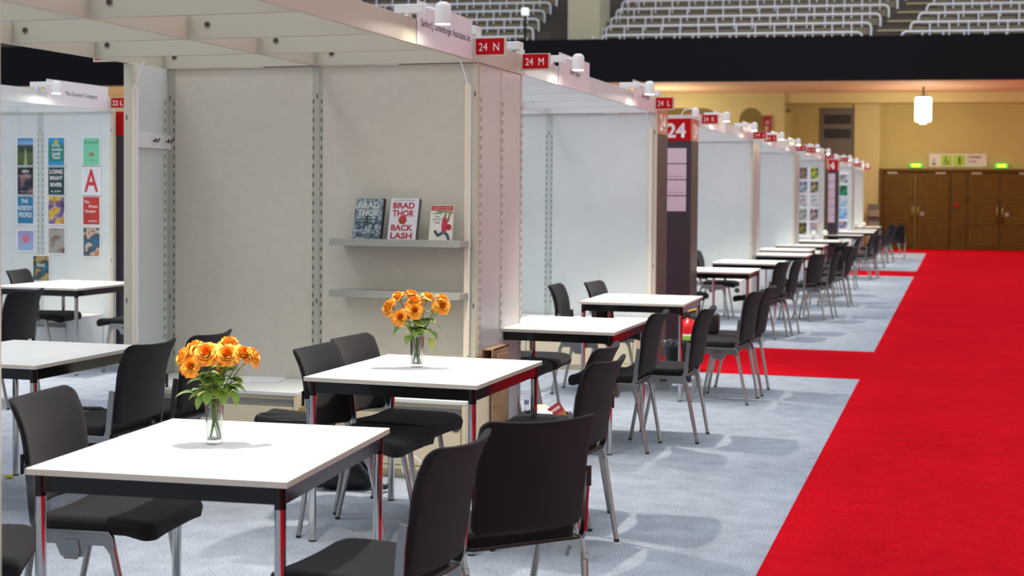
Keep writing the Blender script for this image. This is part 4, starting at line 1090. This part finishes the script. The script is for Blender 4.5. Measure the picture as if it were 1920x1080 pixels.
# offsets in px from base centre of vase 1 (402,833)
l1 = [(-60, 170, .00, .070, (-.9, .3, .45), 2, 'farthest left'), (-44, 187, .03, .062, (-.5, .1, .8), 1, 'at the back left'), (-14, 178, -.02, .076, (0, .75, .6), 0, 'left of centre with its open face forward'),
      (-41, 153, -.04, .060, (-.2, .9, .3), 0, 'lowest at the front left'), (24, 195, .04, .064, (.1, .1, 1), 1, 'topmost'), (27, 176, -.02, .070, (.1, .75, .6), 0, 'right of centre just below the topmost'),
      (57, 176, .0, .064, (.4, .5, .8), 1, 'right side'), (75, 170, .02, .060, (.9, .1, .5), 2, 'farthest right'), (10, 153, .05, .05, (.2, -.6, .3), 1, 'half hidden among the leaves')]
lv = [[((-.065, -.02, .165), (-.9, -.25, -.05), .060, False), ((-.035, 0, .165), (-.6, -.5, -.15), .055, True)],
      [((-.04, .0, .170), (-.8, .2, .1), .05, False)], [((-.02, -.02, .16), (-.35, -.9, -.8), .055, False)], [((0, -.02, .17), (.1, -.9, -.5), .055, False), ((-.01, -.02, .19), (.3, -.8, .3), .05, False)],
      [((.02, 0, .19), (.3, -.4, .6), .05, False)], [((.03, -.01, .175), (.6, -.7, -.7), .055, False), ((.03, 0, .18), (.5, -.6, .1), .05, False)],
      [((.05, 0, .19), (.9, .1, -.1), .062, False), ((.05, 0, .19), (.7, .2, .4), .05, True)], [((.055, .01, .175), (.5, -.1, -.9), .055, False), ((.06, .01, .2), (.5, .3, .3), .045, True)], [((.0, 0, .2), (-.2, -.5, .6), .05, False)]]
bouquet((-2.288, 4.16, .7402), .0305, .152, .105, mk(l1, S1), lv, 'larger', 3)
l2 = [(-54, 110, .0, .074, (-.85, .5, .3), 2, 'farthest left'), (-37, 130, .03, .066, (-.4, .3, .8), 1, 'upper left'), (-13, 134, .04, .068, (.1, -.2, 1), 1, 'top centre at the back'),
      (-5, 122, .0, .074, (-.1, .5, .8), 0, 'centre, second row'), (-4, 106, -.03, .076, (0, .9, .4), 0, 'centre front with its deep orange heart'), (-31, 93, -.03, .072, (-.3, .85, .3), 0, 'lowest at the left front'),
      (20, 130, .02, .066, (.4, .0, .9), 1, 'right of centre at the top'), (47, 114, .0, .074, (.3, .8, .4), 0, 'farthest right'), (46, 127, .03, .064, (.5, -.1, .9), 1, 'at the right behind the rightmost one')]
lv2 = [[((-.06, -.01, .20), (-.6, -.5, -.4), .07, False)], [], [], [((-.02, -.02, .15), (-.2, -.8, -.5), .06, False)], [((.01, -.02, .17), (.1, -.9, -.3), .055, False)], [((-.07, -.02, .18), (-.7, -.4, -.6), .06, False)],
       [((.03, 0, .17), (.5, -.3, .1), .06, False)], [((.06, 0, .17), (.8, -.2, -.5), .06, False), ((.055, 0, .14), (.5, -.2, -.9), .065, True)], [((.08, 0, .20), (.7, .1, -.3), .05, False)]]
bouquet((-2.417, 6.338, .7402), .0335, .150, .150 - .012, mk(l2, S2), lv2, 'smaller', 8)

# ---------------------------------------------------------------- floor things
def bin_(x, y, r0, r1, h, lb, lining):
    t = thing('waste_bin', lb, 'bin', (x, y, 0))
    MB().lathe([(0, 0), (r0, 0), (r1, h), (r1 - .006, h), (r0 - .006, .01), (0, .01)], seg=24).build('bucket', M_plastic, t)
    rnd = random.Random(4); b = MB(); N = 36; prev = None; rings = []
    for z, rr in ((h - .035, r1 + .002), (h - .012, r1 + .005), (h + .006, r1 + .002), (h + .002, r1 - .015), (h - .06, r1 - .03)):
        rings.append([b.bm.verts.new(((rr + rnd.uniform(-.006, .008)) * math.cos(2 * PI * k / N), (rr + rnd.uniform(-.006, .008)) * math.sin(2 * PI * k / N), z + rnd.uniform(-.007, .007))) for k in range(N)])
    for i in range(4):
        for k in range(N): b.bm.faces.new((rings[i][k], rings[i][(k + 1) % N], rings[i + 1][(k + 1) % N], rings[i + 1][k]))
    b.build('bin_liner', lining, t)
    return t
M_liner = mat('black_bin_liner', (.015, .015, .015), .18)
bin_(-2.245, 7.98, .11, .145, .29, 'black waste bin with a shiny liner beside the cardboard box', M_liner)
bin_(-2.20, 11.95, .105, .135, .33, 'black waste bin in front of the fire extinguisher', mat('grey_bin_liner', (.08, .08, .09), .2))
t = thing('snack_packet', 'dark red and orange card packet sticking out of the near waste bin', 'packaging', (-2.16, 7.93, .30), 0)
t.rotation_euler = (math.radians(-20), math.radians(-35), .2)
MB().bx(-.045, .045, -.01, .01, -.13, .055).build('box', mat('packet_orange', (.42, .10, .02), .4), t)
MB().bx(-.0455, .0455, -.0105, .0105, .0, .056).build('red_top', mat('packet_red', (.28, .01, .02), .4), t)
text('lettering', 'WEISSE', frameM((.005, -.0112, .028), (1, 0, 0), (0, 0, 1)), .06, .016, M_signwh, t, bold=.01)
b = MB(); b.lathe([(0, .001), (.012, 0)], seg=12, M=Matrix.Translation((-.02, -.0112, -.02)) @ Matrix.Rotation(PI / 2, 4, 'X')); b.lathe([(0, .001), (.009, 0)], seg=12, M=Matrix.Translation((.02, -.0112, -.05)) @ Matrix.Rotation(PI / 2, 4, 'X')); b.build('print_dots', M_ink, t)
def crumple(name, c, r, m_, lb, cat, sq=(1, 1, 1), seed=1):
    rnd = random.Random(seed); b = MB(); bmesh.ops.create_icosphere(b.bm, subdivisions=3, radius=1)
    for v in b.bm.verts:
        k = 1 + rnd.uniform(-.13, .10); v.co = Vector((v.co.x * sq[0] * k, v.co.y * sq[1] * k, v.co.z * sq[2] * k)) * r
    o = b.build(name, m_); o.location = c; return tag(o, lb, cat)
crumple('crumpled_paper', (-2.235, 7.95, .295), .05, M_paper, 'crumpled white paper in the middle of the near waste bin', 'paper', (1.2, 1, .7), 2)
crumple('crumpled_napkin', (-2.28, 8.03, .30), .045, mat('cream_tissue', (.75, .68, .52), .8), 'crumpled cream napkin in the near waste bin', 'paper', (1.2, 1, .8), 5)
t = thing('plastic_bottle', 'clear crushed plastic bottle standing at the foot of the mauve cupboard panel', 'bottle', (-2.42, 8.18, 0))
MB().lathe([(0, 0), (.03, 0), (.033, .02), (.032, .10), (.029, .12), (.032, .14), (.032, .22), (.013, .29), (.013, .31)], seg=18).build('body', M_glass, t)
MB().lathe([(0, .335), (.015, .335), (.015, .31)], seg=14).build('cap', mat('bottle_cap', (.25, .25, .45), .4), t)
# cardboard box
t = thing('cardboard_box', 'open brown cardboard box on end against the mauve cupboard panel', 'box', (-2.55, 7.70, 0)); 
b = MB(); W = .070; Dp = .31; Hb = .68
b.bx(.0, .006, 0, Dp, 0, Hb); b.bx(W - .006, W, .0, Dp, 0, Hb); b.bx(0, W, Dp - .006, Dp, 0, Hb); b.bx(0, W, 0, Dp, 0, .006); b.bx(0, W, 0.02, Dp, Hb - .006, Hb); b.build('box_walls', M_card, t)
MB().bx(.007, W - .007, .2, .205, .01, Hb - .01).build('inside_shade', M_cardshade, t)  # added sheet standing in for the shade inside the open box
b = MB(); b.bx(0, .005, -.10, 0, .02, Hb - .03); b.build('flap', M_card, t)
o = MB().bx(0, .005, 0, .13, 0, .30).build('flap', M_card, t); o.location = (W, .0, .36); o.rotation_euler = (0, D_(6), D_(-12))
MB().bx(W, W + .001, .05, .11, .12, .20).build('barcode_label', M_paper, t)
b = MB()
for k in range(8): b.bx(W + .001, W + .0016, .057 + k * .006, .060 + k * .006, .135, .185)
b.build('barcode_bars', M_ink, t)
b = MB(); b.tube([(W + .002, .16, .52), (W + .002, .185, .60), (W + .002, .20, .52)], .004, 6); b.bx(W, W + .002, .165, .215, .49, .51); b.build('blue_symbol', mat('box_blue', (.06, .04, .25), .6), t)
# extinguisher
t = thing('fire_extinguisher', 'red fire extinguisher standing at the foot of the dark pillar', 'fire extinguisher', (-2.235, 12.55, 0))
MB().lathe([(0, 0), (.075, 0), (.080, .02), (.080, .40), (.060, .455), (.025, .475), (.02, .49), (0, .49)], seg=24).build('cylinder', mat('extinguisher_red', (.62, .008, .012), .25), t)
MB().bx(-.02, .02, -.02, .02, .48, .53, 0, .004).tube([(0, 0, .53), (.10, 0, .56)], .01, 8).build('valve', M_plastic, t)
MB().tube([(0, 0, .54), (.06, -.02, .56), (.10, -.02, .565)], .008, 8).build('yellow_pin', mat('yellow_plastic', (.75, .5, .02), .4), t)
MB().tube([(.02, 0, .50), (.10, 0, .48), (.13, 0, .38), (.12, 0, .20)], .011, 8).build('hose', M_plastic, t)
MB().lathe([(.0806, .22), (.0812, .23), (.0812, .33), (.0806, .34)], seg=24).build('label_band', mat('extinguisher_label', (.25, .50, .04), .5), t)
MB().lathe([(.0816, .33), (.0816, .345)], seg=24).build('white_stripe', M_paper, t)
# bags
def soft_box(name, c, d, bev, m_, lb, cat, seed=1, rz=0, amp=.008):
    rnd = random.Random(seed); b = MB(); b.box((0, 0, d[2] / 2), d, 0, bev, seg=4)
    bmesh.ops.subdivide_edges(b.bm, edges=b.bm.edges[:], cuts=1, use_grid_fill=True)
    for v in b.bm.verts:
        if v.co.z > .02: v.co += Vector((rnd.uniform(-amp, amp), rnd.uniform(-amp, amp), rnd.uniform(-amp, amp)))
    for f in b.bm.faces: f.smooth = True
    t = thing(name, lb, cat, c, rz); b.build('body', m_, t); return t
M_bag = mat('black_nylon', (.010, .010, .012), .55, noise=(60, .3))
t = soft_box('travel_bag', (-3.38, 7.03, 0), (.40, .24, .375), .05, M_bag, 'black travel bag standing before the left beige cabinet', 'bag', 3)
MB().tube([(-.18, -.122, .31), (0, -.130, .312), (.18, -.122, .31)], .005, 6).tube([(-.19, -.10, .345), (0, -.12, .35), (.19, -.10, .345)], .004, 6).build('zip', mat('zip_grey', (.08, .08, .08), .35), t)
MB().tube([(.10, 0, .37), (.12, 0, .41), (.20, 0, .41), (.22, 0, .36)], .012, 8).build('handle', M_bag, t)
t = soft_box('backpack', (-3.05, 7.0, 0), (.30, .26, .20), .07, M_bag, 'slumped black backpack on the floor left of the beige cabinet with the finger hole', 'bag', 6, .3, .015)
MB().tube([(.05, -.13, .16), (.14, -.16, .06), (.20, -.15, .03), (.22, -.10, .03)], .014, 8).build('strap', M_bag, t)
t = soft_box('shoulder_bag', (-5.0, 7.55, 0), (.40, .22, .22), .06, mat('striped_brown_bag', (.035, .025, .02), .6, noise=(40, .6)), 'dark shoulder bag on the floor behind the nearest left chair', 'bag', 9, .2, .01)
MB().tube([(-.12, 0, .21), (-.05, -.02, .245), (.08, -.02, .245), (.15, 0, .21)], .012, 8).build('handle', M_bag, t)
t = soft_box('handbag', (-1.845, 11.42, .460), (.12, .14, .16), .025, mat('dark_brown_leather', (.03, .018, .020), .5), 'small dark handbag standing on the farther chair before the red cross aisle', 'bag', 12, 0, .004)
# cable loop
tag(MB().tube([(-2.80 + .06 * math.cos(a / 10 * PI * 2) , 7.27, .075 + .06 * math.sin(a / 10 * PI * 2)) for a in range(9)] + [(-2.70, 7.26, .02), (-2.60, 7.2, .008)], .004, 7).build('cable_loop', M_white), 'white cable loop hanging at the foot of the beige cabinet', 'cable')
crumple('yellow_scrap', (-4.87, 6.60, .012), .02, mat('yellow_green', (.55, .55, .05), .7), 'tiny yellow-green scrap on the carpet at the left edge table leg', 'scrap', (1.4, .7, .5), 3)
# small glasses far away
for x, y, lb in ((-2.56, 27.75, 'left small white flower glass on the far table of the fifth booth'), (-2.36, 27.95, 'right small white flower glass on the far table of the fifth booth'), (-2.39, 37.5, 'left small glass on the table near the end of the row'), (-2.22, 37.8, 'right small glass on the table near the end of the row')):
    t = thing('small_vase', lb, 'vase', (x, y, .7402))
    MB().lathe([(0, 0), (.03, 0), (.035, .10), (.033, .10), (.028, .008), (0, .008)], seg=16).build('glass_body', M_glass, t)
    b = MB(); bmesh.ops.create_icosphere(b.bm, subdivisions=2, radius=.055)
    for v in b.bm.verts: v.co = v.co * random.uniform(.85, 1.15) + Vector((0, 0, .14))
    b.build('white_blooms', mat('white_petal', (.85, .83, .75), .6), t)
